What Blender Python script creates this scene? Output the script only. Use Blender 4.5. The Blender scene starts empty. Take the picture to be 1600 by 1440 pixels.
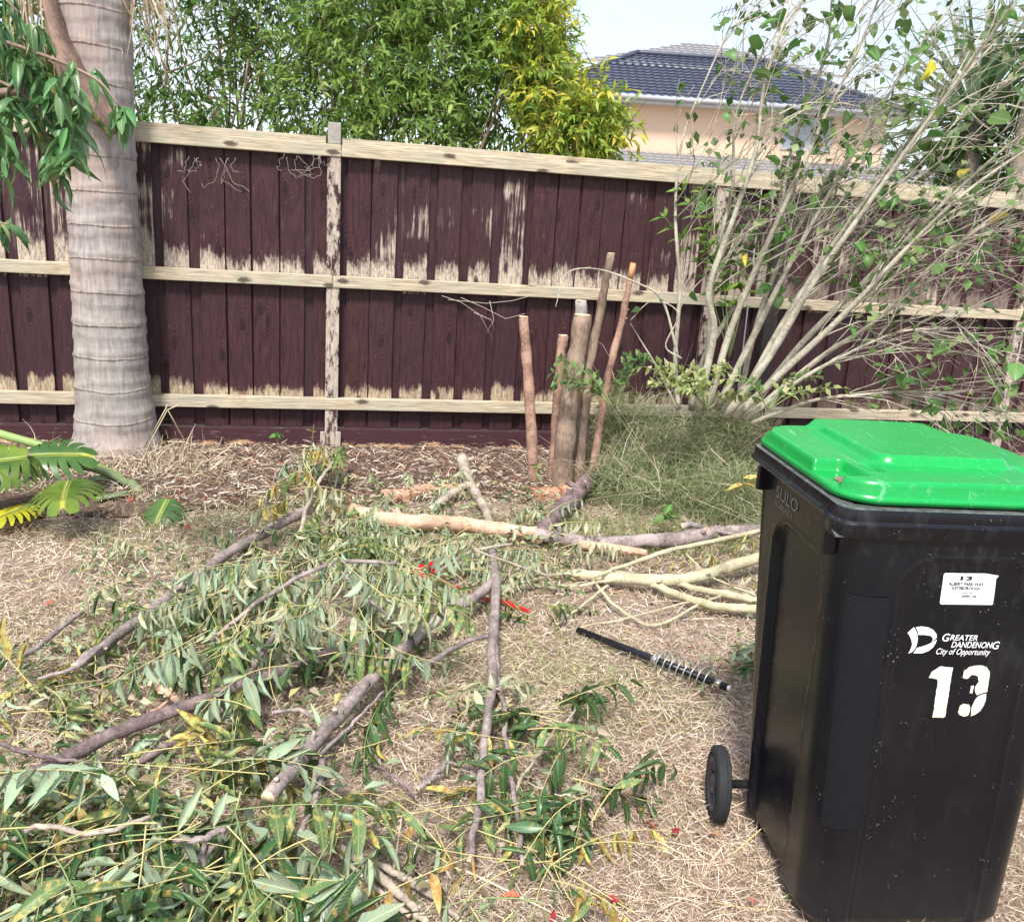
import bpy, math, random
import numpy as np
from mathutils import Vector, Matrix, noise as mnoise
random.seed(7); np.random.seed(7)
R = math.radians
C = bpy.context.scene.collection
SC = bpy.context.scene

# ------------------------------------------------------------------ camera
FPX, HC = 1400.0, 1.5                     # focal length in photo pixels, eye height
ROLL = math.atan2(340, 5130); PITCH = math.atan(FPX / math.hypot(340, 5130))
cf = np.array([0, math.cos(PITCH), -math.sin(PITCH)])
_r0 = np.array([1.0, 0, 0]); _u0 = np.array([0, math.sin(PITCH), math.cos(PITCH)])
cr = math.cos(ROLL) * _r0 + math.sin(ROLL) * _u0
cu = -math.sin(ROLL) * _r0 + math.cos(ROLL) * _u0
cam = bpy.data.cameras.new('camera'); camo = bpy.data.objects.new('camera', cam); C.objects.link(camo)
M = Matrix.Identity(4)
for i in range(3):
    M[i][0], M[i][1], M[i][2] = cr[i], cu[i], -cf[i]
M[0][3], M[1][3], M[2][3] = 0, 0, HC
camo.matrix_world = M
cam.sensor_fit = 'HORIZONTAL'; cam.sensor_width = 36; cam.lens = 36 * FPX / 1600
cam.clip_start = 0.05; cam.clip_end = 600
SC.camera = camo

# ------------------------------------------------------------------ world, sun, exposure
W = bpy.data.worlds.new('World'); SC.world = W; W.use_nodes = True
wn, wl = W.node_tree.nodes, W.node_tree.links
wn.clear()
SUN_EL, SUN_AZ = R(56), R(190)            # azimuth clockwise from +Y: behind the camera, a little to the left
sky = wn.new('ShaderNodeTexSky'); sky.sky_type = 'NISHITA'; sky.sun_disc = False
sky.sun_elevation = SUN_EL; sky.sun_rotation = SUN_AZ; sky.air_density = 1.0; sky.dust_density = 1.6
tc = wn.new('ShaderNodeTexCoord')
mp = wn.new('ShaderNodeMapping'); mp.inputs['Scale'].default_value = (1.0, 1.0, 2.6)
wl.new(tc.outputs['Generated'], mp.inputs['Vector'])
nz = wn.new('ShaderNodeTexNoise'); nz.inputs['Scale'].default_value = 2.3; nz.inputs['Detail'].default_value = 9; nz.inputs['Roughness'].default_value = .58
wl.new(mp.outputs['Vector'], nz.inputs['Vector'])
rp = wn.new('ShaderNodeValToRGB'); rp.color_ramp.elements[0].position = .36; rp.color_ramp.elements[1].position = .66
rp.color_ramp.elements[0].color = (.12, .12, .12, 1); rp.color_ramp.elements[1].color = (1, 1, 1, 1)
wl.new(nz.outputs['Fac'], rp.inputs['Fac'])
mx = wn.new('ShaderNodeMixRGB'); mx.inputs['Color2'].default_value = (2.95, 3.12, 3.2, 1)
wl.new(rp.outputs['Color'], mx.inputs['Fac']); wl.new(sky.outputs['Color'], mx.inputs['Color1'])
bg = wn.new('ShaderNodeBackground'); bg.inputs['Strength'].default_value = .088
wl.new(mx.outputs['Color'], bg.inputs['Color'])
wo = wn.new('ShaderNodeOutputWorld'); wl.new(bg.outputs['Background'], wo.inputs['Surface'])
sl = bpy.data.lights.new('sun', 'SUN'); sl.energy = 1.5; sl.angle = R(10); sl.color = (1, .96, .9)
so = bpy.data.objects.new('sun', sl); C.objects.link(so)
sd = Vector((math.sin(SUN_AZ) * math.cos(SUN_EL), math.cos(SUN_AZ) * math.cos(SUN_EL), math.sin(SUN_EL)))
so.rotation_euler = sd.to_track_quat('Z', 'Y').to_euler(); so.location = (0, 0, 20)
SC.view_settings.view_transform = 'Standard'; SC.view_settings.look = 'None'
SC.view_settings.exposure = 1.92; SC.view_settings.gamma = 1; SC.view_settings.use_curve_mapping = False

# ------------------------------------------------------------------ geometry helpers
def ray(px, py):
    return cf + (px - 800) / FPX * cr - (py - 720) / FPX * cu
def G(px, py, h=0.0):                       # where a sight line meets height h
    d = ray(px, py); t = (h - HC) / d[2]
    return np.array([0, 0, HC]) + t * d
def D(px, py, y):                           # where a sight line meets the upright plane at depth y
    d = ray(px, py); t = y / d[1]
    return np.array([0, 0, HC]) + t * d
def depth(p): return float((np.array(p) - [0, 0, HC]) @ cf)
def link(o, parent=None):
    C.objects.link(o)
    if parent is not None: o.parent = parent
    return o
def tag(o, label=None, cat=None, group=None, kind=None):
    if label: o['label'] = label
    if cat: o['category'] = cat
    if group: o['group'] = group
    if kind: o['kind'] = kind
    return o
def thing(name, loc, label, cat, group=None, rz=0):
    o = bpy.data.objects.new(name, None); o.empty_display_size = .1
    o.location = tuple(float(v) for v in loc); o.rotation_euler = (0, 0, rz); C.objects.link(o)
    return tag(o, label, cat, group)
class MB:
    def __init__(s): s.v = []; s.f = []; s.m = []; s.c = []
    def add(s, v, f, mi=0, col=None):
        b = len(s.v); s.v += [tuple(map(float, p)) for p in v]; s.f += [tuple(b + i for i in q) for q in f]; s.m += [mi] * len(f)
        if col is not None: s.c += [col] * len(v)
    def box(s, x0, x1, y0, y1, z0, z1, mi=0, skew=None):
        v = [(x, y, z) for x in (x0, x1) for y in (y0, y1) for z in (z0, z1)]
        s.add(v, [(0, 1, 3, 2), (4, 6, 7, 5), (0, 4, 5, 1), (2, 3, 7, 6), (0, 2, 6, 4), (1, 5, 7, 3)], mi)
    def mesh(s, name, mats, smooth=False, off=None):
        me = bpy.data.meshes.new(name)
        v = s.v if off is None else [(p[0] - off[0], p[1] - off[1], p[2] - off[2]) for p in s.v]
        me.from_pydata(v, [], s.f)
        for m in (mats if isinstance(mats, (list, tuple)) else [mats]): me.materials.append(m)
        if len(set(s.m)) > 1: me.polygons.foreach_set('material_index', s.m)
        if s.c and len(s.c) == len(s.v):
            a = me.color_attributes.new('Col', 'FLOAT_COLOR', 'POINT')
            a.data.foreach_set('color', [k for q in s.c for k in (q[0], q[1], q[2], 1)])
        if smooth: me.polygons.foreach_set('use_smooth', [True] * len(me.polygons))
        me.update(); return me
    def build(s, name, mats, parent=None, smooth=False, off=None, bevel=0):
        o = bpy.data.objects.new(name, s.mesh(name, mats, smooth, off)); link(o, parent)
        if bevel:
            b = o.modifiers.new('bevel', 'BEVEL'); b.width = bevel; b.segments = 2; b.limit_method = 'ANGLE'; b.angle_limit = R(35)
        return o
def np_mesh(name, V, F3, mat, col=None, smooth=False):
    """V (n,3); F3 (m,k) polygons of one size k"""
    me = bpy.data.meshes.new(name); V = np.asarray(V, np.float32); F3 = np.asarray(F3, np.int32)
    k = F3.shape[1]; me.vertices.add(len(V)); me.vertices.foreach_set('co', V.ravel())
    me.loops.add(F3.size); me.loops.foreach_set('vertex_index', F3.ravel())
    me.polygons.add(len(F3)); me.polygons.foreach_set('loop_start', np.arange(len(F3), dtype=np.int32) * k)
    me.polygons.foreach_set('loop_total', np.full(len(F3), k, np.int32))
    if smooth: me.polygons.foreach_set('use_smooth', np.ones(len(F3), bool))
    me.materials.append(mat)
    if col is not None:
        a = me.color_attributes.new('Col', 'FLOAT_COLOR', 'POINT')
        c4 = np.ones((len(V), 4), np.float32); c4[:, :3] = col; a.data.foreach_set('color', c4.ravel())
    me.update(calc_edges=True); return me
def spline(pts, n):
    P = [np.array(p, float) for p in pts]
    if len(P) == 2: return [P[0] + (P[1] - P[0]) * t for t in np.linspace(0, 1, n)]
    P = [2 * P[0] - P[1]] + P + [2 * P[-1] - P[-2]]
    out = []; m = len(P) - 3
    for i in range(n):
        u = i / (n - 1) * m; k = min(int(u), m - 1); t = u - k
        a, b, c, d = P[k:k + 4]
        out.append(.5 * ((2 * b) + (-a + c) * t + (2 * a - 5 * b + 4 * c - d) * t * t + (-a + 3 * b - 3 * c + d) * t ** 3))
    return out
def tube(mb, pts, rad, seg=8, wob=0.0, col=None, cap=True, mi=0, flat=1.0, capmi=None):
    pts = [np.array(p, float) for p in pts]; n = len(pts)
    up = np.array([0, 0, 1.0]); V = []; prev = None; sd = random.random() * 50
    for i, p in enumerate(pts):
        t = pts[min(i + 1, n - 1)] - pts[max(i - 1, 0)]; t = t / (np.linalg.norm(t) + 1e-9)
        if prev is None:
            a = np.cross(t, up)
            if np.linalg.norm(a) < .1: a = np.cross(t, [1, 0, 0])
        else: a = prev - t * (prev @ t)
        a = a / (np.linalg.norm(a) + 1e-9); b = np.cross(a, t); prev = a
        r = rad(i / (n - 1)) if callable(rad) else (rad[i] if hasattr(rad, '__len__') else rad)
        for k in range(seg):
            th = 2 * math.pi * k / seg; rr = r
            if wob: rr *= 1 + wob * mnoise.noise(Vector((sd + i * .45, math.cos(th) * 1.3, math.sin(th) * 1.3))) * 1.6
            V.append(p + a * math.cos(th) * rr + b * math.sin(th) * rr * flat)
    F = [(i * seg + k, i * seg + (k + 1) % seg, (i + 1) * seg + (k + 1) % seg, (i + 1) * seg + k) for i in range(n - 1) for k in range(seg)]
    mb.add(V, F, mi, col)
    if cap:
        b = len(mb.v) - n * seg; cm = mi if capmi is None else capmi
        mb.f.append(tuple(b + k for k in range(seg))[::-1]); mb.m.append(cm)
        mb.f.append(tuple(b + (n - 1) * seg + k for k in range(seg))); mb.m.append(cm)

# ------------------------------------------------------------------ materials
class NT:
    def __init__(s, name, rough=.8, spec=.3):
        s.m = bpy.data.materials.new(name); s.m.use_nodes = True; s.t = s.m.node_tree; s.b = s.t.nodes['Principled BSDF']
        s.b.inputs['Roughness'].default_value = rough; s.b.inputs['Specular IOR Level'].default_value = spec
        s.tc = s.t.nodes.new('ShaderNodeTexCoord'); s.obj = s.tc.outputs['Object']
    def n(s, ty, **k):
        x = s.t.nodes.new(ty)
        for a, b in k.items(): setattr(x, a, b)
        return x
    def l(s, a, b): s.t.links.new(a, b)
    def map(s, scale=(1, 1, 1), src=None, loc=None):
        x = s.n('ShaderNodeMapping'); x.inputs['Scale'].default_value = scale
        if loc is not None: s.l(loc, x.inputs['Location'])
        s.l(src or s.obj, x.inputs['Vector']); return x.outputs['Vector']
    def noise(s, scale, vec=None, detail=5, rough=.55, dist=0):
        x = s.n('ShaderNodeTexNoise'); x.inputs['Scale'].default_value = scale; x.inputs['Detail'].default_value = detail
        x.inputs['Roughness'].default_value = rough; x.inputs['Distortion'].default_value = dist
        s.l(vec or s.obj, x.inputs['Vector']); return x.outputs['Fac']
    def ramp(s, fac, stops):
        x = s.n('ShaderNodeValToRGB'); e = x.color_ramp.elements
        while len(e) < len(stops): e.new(.5)
        for i, (p, c) in enumerate(stops):
            e[i].position = p; e[i].color = (c, c, c, 1) if not hasattr(c, '__len__') else (*c, 1)
        s.l(fac, x.inputs['Fac']); return x.outputs['Color']
    def mix(s, fac, a, b, mode='MIX'):
        x = s.n('ShaderNodeMixRGB', blend_type=mode)
        for v, i in ((fac, 'Fac'), (a, 'Color1'), (b, 'Color2')):
            if hasattr(v, 'is_linked') or hasattr(v, 'links'): s.l(v, x.inputs[i])
            elif hasattr(v, '__len__'): x.inputs[i].default_value = (*v, 1)
            else: x.inputs[i].default_value = v if i == 'Fac' else (v, v, v, 1)
        return x.outputs['Color']
    def math(s, op, a, b=None, c=None, clamp=False):
        x = s.n('ShaderNodeMath', operation=op, use_clamp=clamp)
        for i, v in enumerate((a, b, c)):
            if v is None: continue
            if hasattr(v, 'links'): s.l(v, x.inputs[i])
            else: x.inputs[i].default_value = v
        return x.outputs[0]
    def sep(s, v=None):
        x = s.n('ShaderNodeSeparateXYZ'); s.l(v or s.obj, x.inputs[0]); return x.outputs
    def rnd(s): return s.n('ShaderNodeObjectInfo').outputs['Random']
    def col(s, c):
        if hasattr(c, 'links'): s.l(c, s.b.inputs['Base Color'])
        else: s.b.inputs['Base Color'].default_value = (*c, 1)
    def rough(s, c): s.l(c, s.b.inputs['Roughness'])
    def bump(s, h, strength=.5, dist=.01):
        x = s.n('ShaderNodeBump'); x.inputs['Strength'].default_value = strength; x.inputs['Distance'].default_value = dist
        s.l(h, x.inputs['Height']); s.l(x.outputs[0], s.b.inputs['Normal'])
    def translucent(s, amount, colr):
        tr = s.n('ShaderNodeBsdfTranslucent'); ms = s.n('ShaderNodeMixShader'); ms.inputs[0].default_value = amount
        if hasattr(colr, 'links'): s.l(colr, tr.inputs['Color'])
        else: tr.inputs['Color'].default_value = (*colr, 1)
        out = s.t.nodes['Material Output']; s.l(s.b.outputs[0], ms.inputs[1]); s.l(tr.outputs[0], ms.inputs[2]); s.l(ms.outputs[0], out.inputs['Surface'])
def attr_mat(name, rough=.8, spec=.2, trans=0, vary=.25):
    t = NT(name, rough, spec); a = t.n('ShaderNodeVertexColor', layer_name='Col').outputs['Color']
    t.col(a)
    if trans: t.translucent(trans, a)
    return t.m
def plain(name, c, rough=.6, spec=.3, var=.15, scale=30, bump=0, metal=0):
    t = NT(name, rough, spec); f = t.noise(scale)
    t.col(t.mix(f, tuple(k * (1 - var) for k in c), tuple(min(1, k * (1 + var)) for k in c)))
    t.b.inputs['Metallic'].default_value = metal
    if bump: t.bump(f, bump, .003)
    return t.m
def leaf_mat(name, c, under=None, rough=.45, spec=.4, trans=.18, spots=0.0, spotc=(.35, .2, .06), vein=(.35, .38, .15)):
    """leaflet along local +X, midrib at y=0"""
    t = NT(name, rough, spec); x, y, z = t.sep()
    ay = t.math('ABSOLUTE', y)
    r = t.rnd()
    base = t.mix(t.noise(3, detail=3), tuple(k * .75 for k in c), tuple(k * 1.25 for k in c))
    hs = t.n('ShaderNodeHueSaturation'); t.l(base, hs.inputs['Color'])
    t.l(t.math('MULTIPLY_ADD', r, .045, .478), hs.inputs['Hue']); t.l(t.math('MULTIPLY_ADD', r, .7, .65), hs.inputs['Value'])
    col = hs.outputs[0]
    w = t.math('SINE', t.math('MULTIPLY', t.math('SUBTRACT', x, t.math('MULTIPLY', ay, .9)), 88))
    wv = t.math('MULTIPLY', t.math('SUBTRACT', w, .75, clamp=True), 1.6, clamp=True)
    col = t.mix(wv, col, vein)
    mr = t.math('LESS_THAN', ay, .009)
    col = t.mix(mr, col, vein)
    if spots:
        s = t.ramp(t.noise(5, detail=6, rough=.7), [(.62 - spots * .3, 0), (.72 - spots * .3, 1)])
        col = t.mix(s, col, spotc)
    t.col(col); t.bump(wv, .35, .002)
    if trans: t.translucent(trans, col)
    return t.m
def bark_mat(name, a, b, dot=(.4, .36, .33), scale=26, stretch=(1, 1, 1), bump=.6, dots=.6):
    t = NT(name, .75, .25)
    v = t.map(stretch)
    f = t.noise(scale * 4, v, 8, .7); g = t.noise(scale * .5, None, 5, .6)
    col = t.mix(t.ramp(f, [(.34, 0), (.66, 1)]), a, b); col = t.mix(t.ramp(g, [(.48, 0), (.6, .6)]), col, tuple(min(1, k * 1.4) for k in b)); col = t.mix(t.ramp(g, [(.34, .55), (.44, 0)]), col, tuple(k * .7 for k in a))
    vo = t.n('ShaderNodeTexVoronoi'); vo.inputs['Scale'].default_value = scale * 11; t.l(t.obj, vo.inputs['Vector'])
    d = t.ramp(vo.outputs['Distance'], [(.16, 1), (.26, 0)])
    d = t.math('MULTIPLY', d, dots); col = t.mix(d, col, dot)
    t.col(col); t.bump(t.mix(.4, f, d), bump * 1.5, .006); return t.m

def wood_rail():
    t = NT('weathered_rail_wood', .85, .15)
    r = t.rnd(); cx = t.n('ShaderNodeCombineXYZ'); t.l(t.math('MULTIPLY', r, 31), cx.inputs[0]); t.l(t.math('MULTIPLY', r, 17), cx.inputs[2])
    v = t.map((1.6, 6, 22), loc=cx.outputs[0]); v2 = t.map((3, 3, 3), loc=cx.outputs[0])
    g = t.noise(5, v, 9, .62, .6); f = t.noise(90, t.map((.05, 1, 1.6)), 4, .6)
    col = t.ramp(g, [(.25, (.24, .18, .12)), (.42, (.44, .36, .25)), (.6, (.62, .53, .38)), (.8, (.74, .64, .47))])
    col = t.mix(t.ramp(f, [(.35, .5), (.5, 0)]), col, (.16, .12, .09))
    big = t.noise(1.2, v2, 3); col = t.mix(t.ramp(big, [(.4, 0), (.62, .45)]), col, (.40, .38, .33))
    gr = t.ramp(t.noise(2.4, v2, 2), [(.55, 0), (.7, .25)]); col = t.mix(gr, col, (.32, .38, .2))
    x, y, z = t.sep(); c2 = t.n('ShaderNodeCombineXYZ'); t.l(t.math('MULTIPLY', x, 2.3), c2.inputs[0]); t.l(t.math('MULTIPLY_ADD', z, 5.5, t.math('MULTIPLY', r, 9)), c2.inputs[1])
    vo = t.n('ShaderNodeTexVoronoi', voronoi_dimensions='2D'); vo.inputs['Scale'].default_value = 1.0; t.l(c2.outputs[0], vo.inputs['Vector'])
    nd = t.math('ADD', vo.outputs['Distance'], t.math('MULTIPLY', t.noise(60, t.map((1, 1, 2.5)), 7, .75), .22))
    kn = t.ramp(nd, [(.17, .85), (.22, 0)]); col = t.mix(kn, col, (.045, .03, .028))
    t.col(col); t.bump(t.mix(.6, g, f), .6, .006); return t.m
def wood_post():
    t = NT('flaking_painted_post', .85, .15)
    v = t.map((14, 14, 2.5)); g = t.noise(5, v, 10, .72, .4)
    w = t.ramp(t.noise(9, t.map((2.2, 2, .8)), 9, .75), [(.44, 0), (.5, 1)])
    raw = t.ramp(g, [(.3, (.28, .21, .17)), (.55, (.5, .43, .36)), (.8, (.62, .55, .47))])
    col = t.mix(w, (.055, .028, .03), raw); t.col(col); t.bump(g, .7, .005); return t.m
def paling_mat(worn=True):
    t = NT('worn_maroon_paling' if worn else 'maroon_backing_paling', .62, .3)
    x, y, z = t.sep(); r = t.rnd()
    cx = t.n('ShaderNodeCombineXYZ'); t.l(t.math('MULTIPLY', r, 23), cx.inputs[0]); t.l(t.math('MULTIPLY', r, 11), cx.inputs[2])
    grain = t.noise(7, t.map((9, 3, 1.1), loc=cx.outputs[0]), 8, .66, .9)
    fine = t.noise(60, t.map((3.2, 1, .09), loc=cx.outputs[0]), 5, .6)
    paint = t.mix(t.ramp(grain, [(.3, 0), (.7, 1)]), (.018, .0058, .0075), (.080, .031, .035))
    paint = t.mix(t.math('MULTIPLY', r, .5), paint, (.042, .021, .030))
    raw = t.ramp(grain, [(.3, (.30, .22, .13)), (.6, (.55, .45, .31)), (.8, (.66, .57, .43))])
    raw = t.mix(t.ramp(z, [(.9, 0), (1.0, .55)]), raw, (.62, .55, .48)); raw = t.mix(t.ramp(t.noise(60, t.map((2, 1, .3)), 4, .7), [(.4, .6), (.55, 0)]), raw, (.20, .13, .11))
    # splash wear just above each rail: ragged streaks
    rag = t.noise(30, t.map((1.3, 1, .34), loc=cx.outputs[0]), 9, .78); low = t.noise(5.5, t.map((1, 1, .0), loc=cx.outputs[0]), 3)
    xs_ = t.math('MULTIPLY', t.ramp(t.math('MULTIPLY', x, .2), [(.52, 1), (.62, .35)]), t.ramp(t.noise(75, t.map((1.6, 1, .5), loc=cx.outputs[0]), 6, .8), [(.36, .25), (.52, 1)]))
    def band(z0, hgt):
        a = t.math('DIVIDE', t.math('SUBTRACT', z, z0), hgt)             # 0 at the rail, 1 at the top of the wear
        k = t.math('SUBTRACT', t.math('ADD', t.math('MULTIPLY_ADD', rag, 2.6, -1.65), t.math('MULTIPLY_ADD', low, 1.9, t.math('MULTIPLY', r, .5))), a)
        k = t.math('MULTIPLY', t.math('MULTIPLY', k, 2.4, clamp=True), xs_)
        return t.math('MULTIPLY', k, t.math('GREATER_THAN', a, -.02))
    w1 = band(1.09, .145); w2 = band(.345, .09)
    w1 = t.math('MULTIPLY', w1, t.math('LESS_THAN', z, 1.6)); w2 = t.math('MULTIPLY', w2, t.math('LESS_THAN', z, .9))
    # long streaks where the sun has flaked the face, stronger on some boards
    s1 = t.noise(16, t.map((3.4, 1, .14), loc=cx.outputs[0]), 7, .72)
    s2 = t.noise(2.2, t.map((1, 1, 1.4), loc=cx.outputs[0]), 3)
    upper = t.ramp(z, [(.0, .35), (1.0, .55), (1.02, 1), (1.25, .9)])
    th = t.math('MULTIPLY', t.math('MULTIPLY', s1, s2), t.math('MULTIPLY_ADD', r, .55, .80))
    st = t.math('MULTIPLY', t.math('SUBTRACT', t.math('MULTIPLY', th, upper), .300), 16, clamp=True)
    sp = t.ramp(t.noise(140, t.map((1, 1, .5)), 3, .6), [(.70, 0), (.74, .7)])
    if not worn: w1 = w2 = t.math('MULTIPLY', w1, .0)
    wear = t.math('MAXIMUM', t.math('MAXIMUM', w1, w2), t.math('MAXIMUM', t.math('MULTIPLY', st, .85 if worn else .1), sp))
    col = t.mix(wear, paint, raw)
    c2 = t.n('ShaderNodeCombineXYZ'); t.l(t.math('MULTIPLY', x, 5.2), c2.inputs[0]); t.l(t.math('MULTIPLY_ADD', z, 1.9, t.math('MULTIPLY', r, 9)), c2.inputs[1]); vo = t.n('ShaderNodeTexVoronoi', voronoi_dimensions='2D'); vo.inputs['Scale'].default_value = 1.0; t.l(c2.outputs[0], vo.inputs['Vector'])
    kd = t.math('ADD', vo.outputs['Distance'], t.math('MULTIPLY', grain, .06))
    kn = t.ramp(kd, [(.085, .9), (.13, 0)]); ring = t.math('SINE', t.math('MULTIPLY', kd, 110))
    ringm = t.math('MULTIPLY', ring, t.ramp(kd, [(.12, 1), (.42, 0)]))
    col = t.mix(kn, col, (.022, .009, .010))
    t.col(col)
    h = t.math('ADD', t.math('ADD', t.math('MULTIPLY', grain, .6), t.math('MULTIPLY', fine, .4)), t.math('MULTIPLY', ringm, .12))
    t.bump(h, .75, .007); t.rough(t.math('MULTIPLY_ADD', wear, .3, .55)); return t.m
def plinth_mat():
    t = NT('plinth_board_paint', .7, .25); x, y, z = t.sep()
    g = t.noise(8, t.map((.7, 4, 8)), 8, .65); rag = t.noise(5, t.map((1, 1, 2)), 8, .7)
    a = t.math('SUBTRACT', t.math('MULTIPLY', rag, .17), t.math('ADD', z, .035)); w = t.math('MULTIPLY', a, 60, clamp=True)
    st = t.ramp(t.noise(12, t.map((.8, 1, 7)), 7, .7), [(.62, 0), (.68, .8)])
    col = t.mix(g, (.035, .012, .015), (.08, .034, .04)); col = t.mix(st, col, (.42, .32, .23)); col = t.mix(w, col, (.55, .36, .20))
    t.col(col); t.bump(g, .6, .005); return t.m
def palm_mat():
    t = NT('ringed_palm_bark', .85, .15); x, y, z = t.sep()
    wv = t.noise(3, t.map((1, 1, .4)), 3); fib = t.noise(60, t.map((1, 1, .12)), 6, .65); blot = t.noise(5, t.map((1, 1, 1.6)), 6, .7)
    col = t.ramp(t.mix(.45, fib, blot), [(.3, (.14, .117, .11)), (.46, (.30, .262, .25)), (.58, (.41, .365, .345)), (.75, (.54, .48, .45))])
    col = t.mix(t.ramp(t.noise(2.2, None, 4), [(.5, 0), (.65, .5)]), col, (.40, .28, .22))
    zz = t.math('ADD', z, t.math('MULTIPLY', wv, .05)); fr = t.math('FRACT', t.math('DIVIDE', zz, .178))
    d = t.math('ABSOLUTE', t.math('SUBTRACT', fr, .5)); jag = t.math('MULTIPLY', t.noise(46, t.map((1, 1, .25)), 5, .75), .16)
    ring = t.ramp(t.math('ADD', d, jag), [(.06, .8), (.13, 0)]); hair = t.ramp(fib, [(.42, 1), (.55, .2)])
    col = t.mix(t.math('MULTIPLY', ring, t.ramp(t.noise(7, None, 4), [(.35, .25), (.6, 1)])), col, t.mix(hair, (.58, .44, .32), (.16, .10, .08)))
    green = t.ramp(z, [(.15, 0), (.3, .18), (.8, .1), (1.2, 0)]); col = t.mix(green, col, (.27, .27, .2))
    t.col(col); t.bump(t.math('ADD', t.math('MULTIPLY', fib, .5), t.math('MULTIPLY', ring, .8)), .8, .012); return t.m
def ground_mat():
    t = NT('dry_lawn_soil', .95, .1)
    a = t.noise(1.2, None, 6); b = t.noise(60, None, 8, .7); c = t.noise(210, t.map((1, .35, 1)), 5, .7)
    col = t.ramp(t.mix(.5, b, c), [(.32, (.17, .12, .095)), (.5, (.38, .29, .235)), (.68, (.58, .48, .40))])
    col = t.mix(t.ramp(a, [(.45, 0), (.6, .35)]), col, (.22, .21, .11))
    t.col(col); t.bump(t.mix(.5, b, c), 1, .02); return t.m
def soil_mat():
    t = NT('mulch_soil', .95, .1); b = t.noise(40, None, 8, .75)
    t.col(t.ramp(b, [(.35, (.07, .048, .04)), (.55, (.19, .13, .10)), (.7, (.34, .25, .19))])); t.bump(b, 1, .02); return t.m
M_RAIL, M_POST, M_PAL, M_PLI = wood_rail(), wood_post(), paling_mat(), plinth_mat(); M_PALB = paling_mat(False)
M_PALM, M_GROUND, M_SOIL = palm_mat(), ground_mat(), soil_mat()
M_STRAW = attr_mat('dry_grass_blades', .8, .15, .12)
M_LITTER = attr_mat('leaf_litter', .9, .1)
M_FOL = attr_mat('tree_leaves', .45, .35, .38)
M_TUFT = attr_mat('fine_grass', .7, .2, .2)

# ------------------------------------------------------------------ setting: ground
def gz(x, y): return .010 * mnoise.noise(Vector((x * 1.6, y * 1.6, 0))) + .004 * mnoise.noise(Vector((x * 6, y * 6, 3)))
mb = MB(); xs = list(np.linspace(-3.8, 5.6, 95)); ys = list(np.linspace(.4, 6.4, 61))
xs = [-90, -40, -15, -8] + xs + [9, 18, 45, 90]; ys = [-30, -8, -2] + ys + [9, 18, 45, 130]
V = [(x, y, gz(x, y) if -3.9 < x < 5.7 and .3 < y < 6.5 else 0) for y in ys for x in xs]; nx = len(xs)
mb.add(V, [(j * nx + i, j * nx + i + 1, (j + 1) * nx + i + 1, (j + 1) * nx + i) for j in range(len(ys) - 1) for i in range(nx - 1)])
tag(mb.build('lawn_ground', M_GROUND, smooth=True), 'dry straw coloured lawn of the back yard', kind='structure')

# ------------------------------------------------------------------ fence
FB = G(517, 703); FA = R(12.6)
ft = np.array([math.cos(FA), math.sin(FA), 0]); fn = np.array([-math.sin(FA), math.cos(FA), 0])
def FP(px, py, off=0.0):                   # sight line meets the fence plane (off = metres in front of it)
    d = ray(px, py); b = FB - fn * off; k = ((b - [0, 0, HC]) @ fn) / (d @ fn); return np.array([0, 0, HC]) + k * d
def FX(px, py): return float((FP(px, py) - FB) @ ft)
def FW(x, y, z): return FB + ft * x + fn * y + np.array([0, 0, z])
fence = thing('paling_fence', FB, 'long maroon painted timber paling fence with three bare weathered rails', 'fence', rz=FA)
def board(name, x0, x1, y0, y1, z0, z1, mat, nz=1, bend=0.0, bevel=.0025, par=fence, topcut=0):
    b = MB(); V = []; ph = random.random() * 9
    for k in range(nz + 1):
        z = z0 + (z1 - z0) * k / nz; s = bend * math.sin(ph + z * 2.2)
        zz = [z, z, z, z]
        if k == nz and topcut: zz = [z - topcut * random.random() for _ in range(4)]
        V += [(x0 + s, y0, zz[0]), (x1 + s, y0, zz[1]), (x1 + s, y1, zz[2]), (x0 + s, y1, zz[3])]
    F = [(3, 2, 1, 0), tuple(nz * 4 + i for i in range(4))] + [(k * 4 + i, k * 4 + (i + 1) % 4, k * 4 + 4 + (i + 1) % 4, k * 4 + 4 + i) for k in range(nz) for i in range(4)]
    b.add(V, F); return b.build(name, mat, par, bevel=bevel)
rf = random.Random(11)
x = -3.25
P1, P2, P3 = FX(1108, 450), FX(1204, 450), 0.0
while x < 6.6:
    w = rf.uniform(.136, .150)
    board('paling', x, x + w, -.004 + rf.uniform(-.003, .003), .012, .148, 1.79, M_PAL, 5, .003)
    gap = rf.choice([.008, .045, .055, .062, .05, .058, .052])
    board('paling', x + w - .055 + rf.uniform(-.01, .01), x + w + gap + .055, .0155, .031, .148, 1.785, M_PALB, 3, .002)
    x += w + gap
def rail_run(cuts, z0, z1, slope=.0):
    for a, b in zip(cuts[:-1], cuts[1:]):
        o = board('rail', a + .0015, b - .0015, -.058, -.008, z0 + rf.uniform(-.004, .004), z1 + rf.uniform(-.004, .004), M_RAIL, 1, 0, .004)
rail_run([-3.3, 0.0, P1, 4.75, 6.7], 1.02, 1.09)
rail_run([-3.3, -2.4, 2.44, 6.7], .272, .345)
rail_run([-3.3, 0.04, P2 - .06, 4.85, 6.7], 1.768, 1.832)
for a, b in ((-3.3, -.045), (.045, P1 - .05), (P1 + .05, 4.8), (4.8, 6.7)):
    board('capping', a + .002, b - .002, -.030, .045, 1.8335, 1.874 + rf.uniform(-.003, .003), M_RAIL, 1, 0, .003)
M_GREYWOOD = plain('grey_weathered_wood', (.34, .31, .28), .85, .15, .45, 40, .6)
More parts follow.
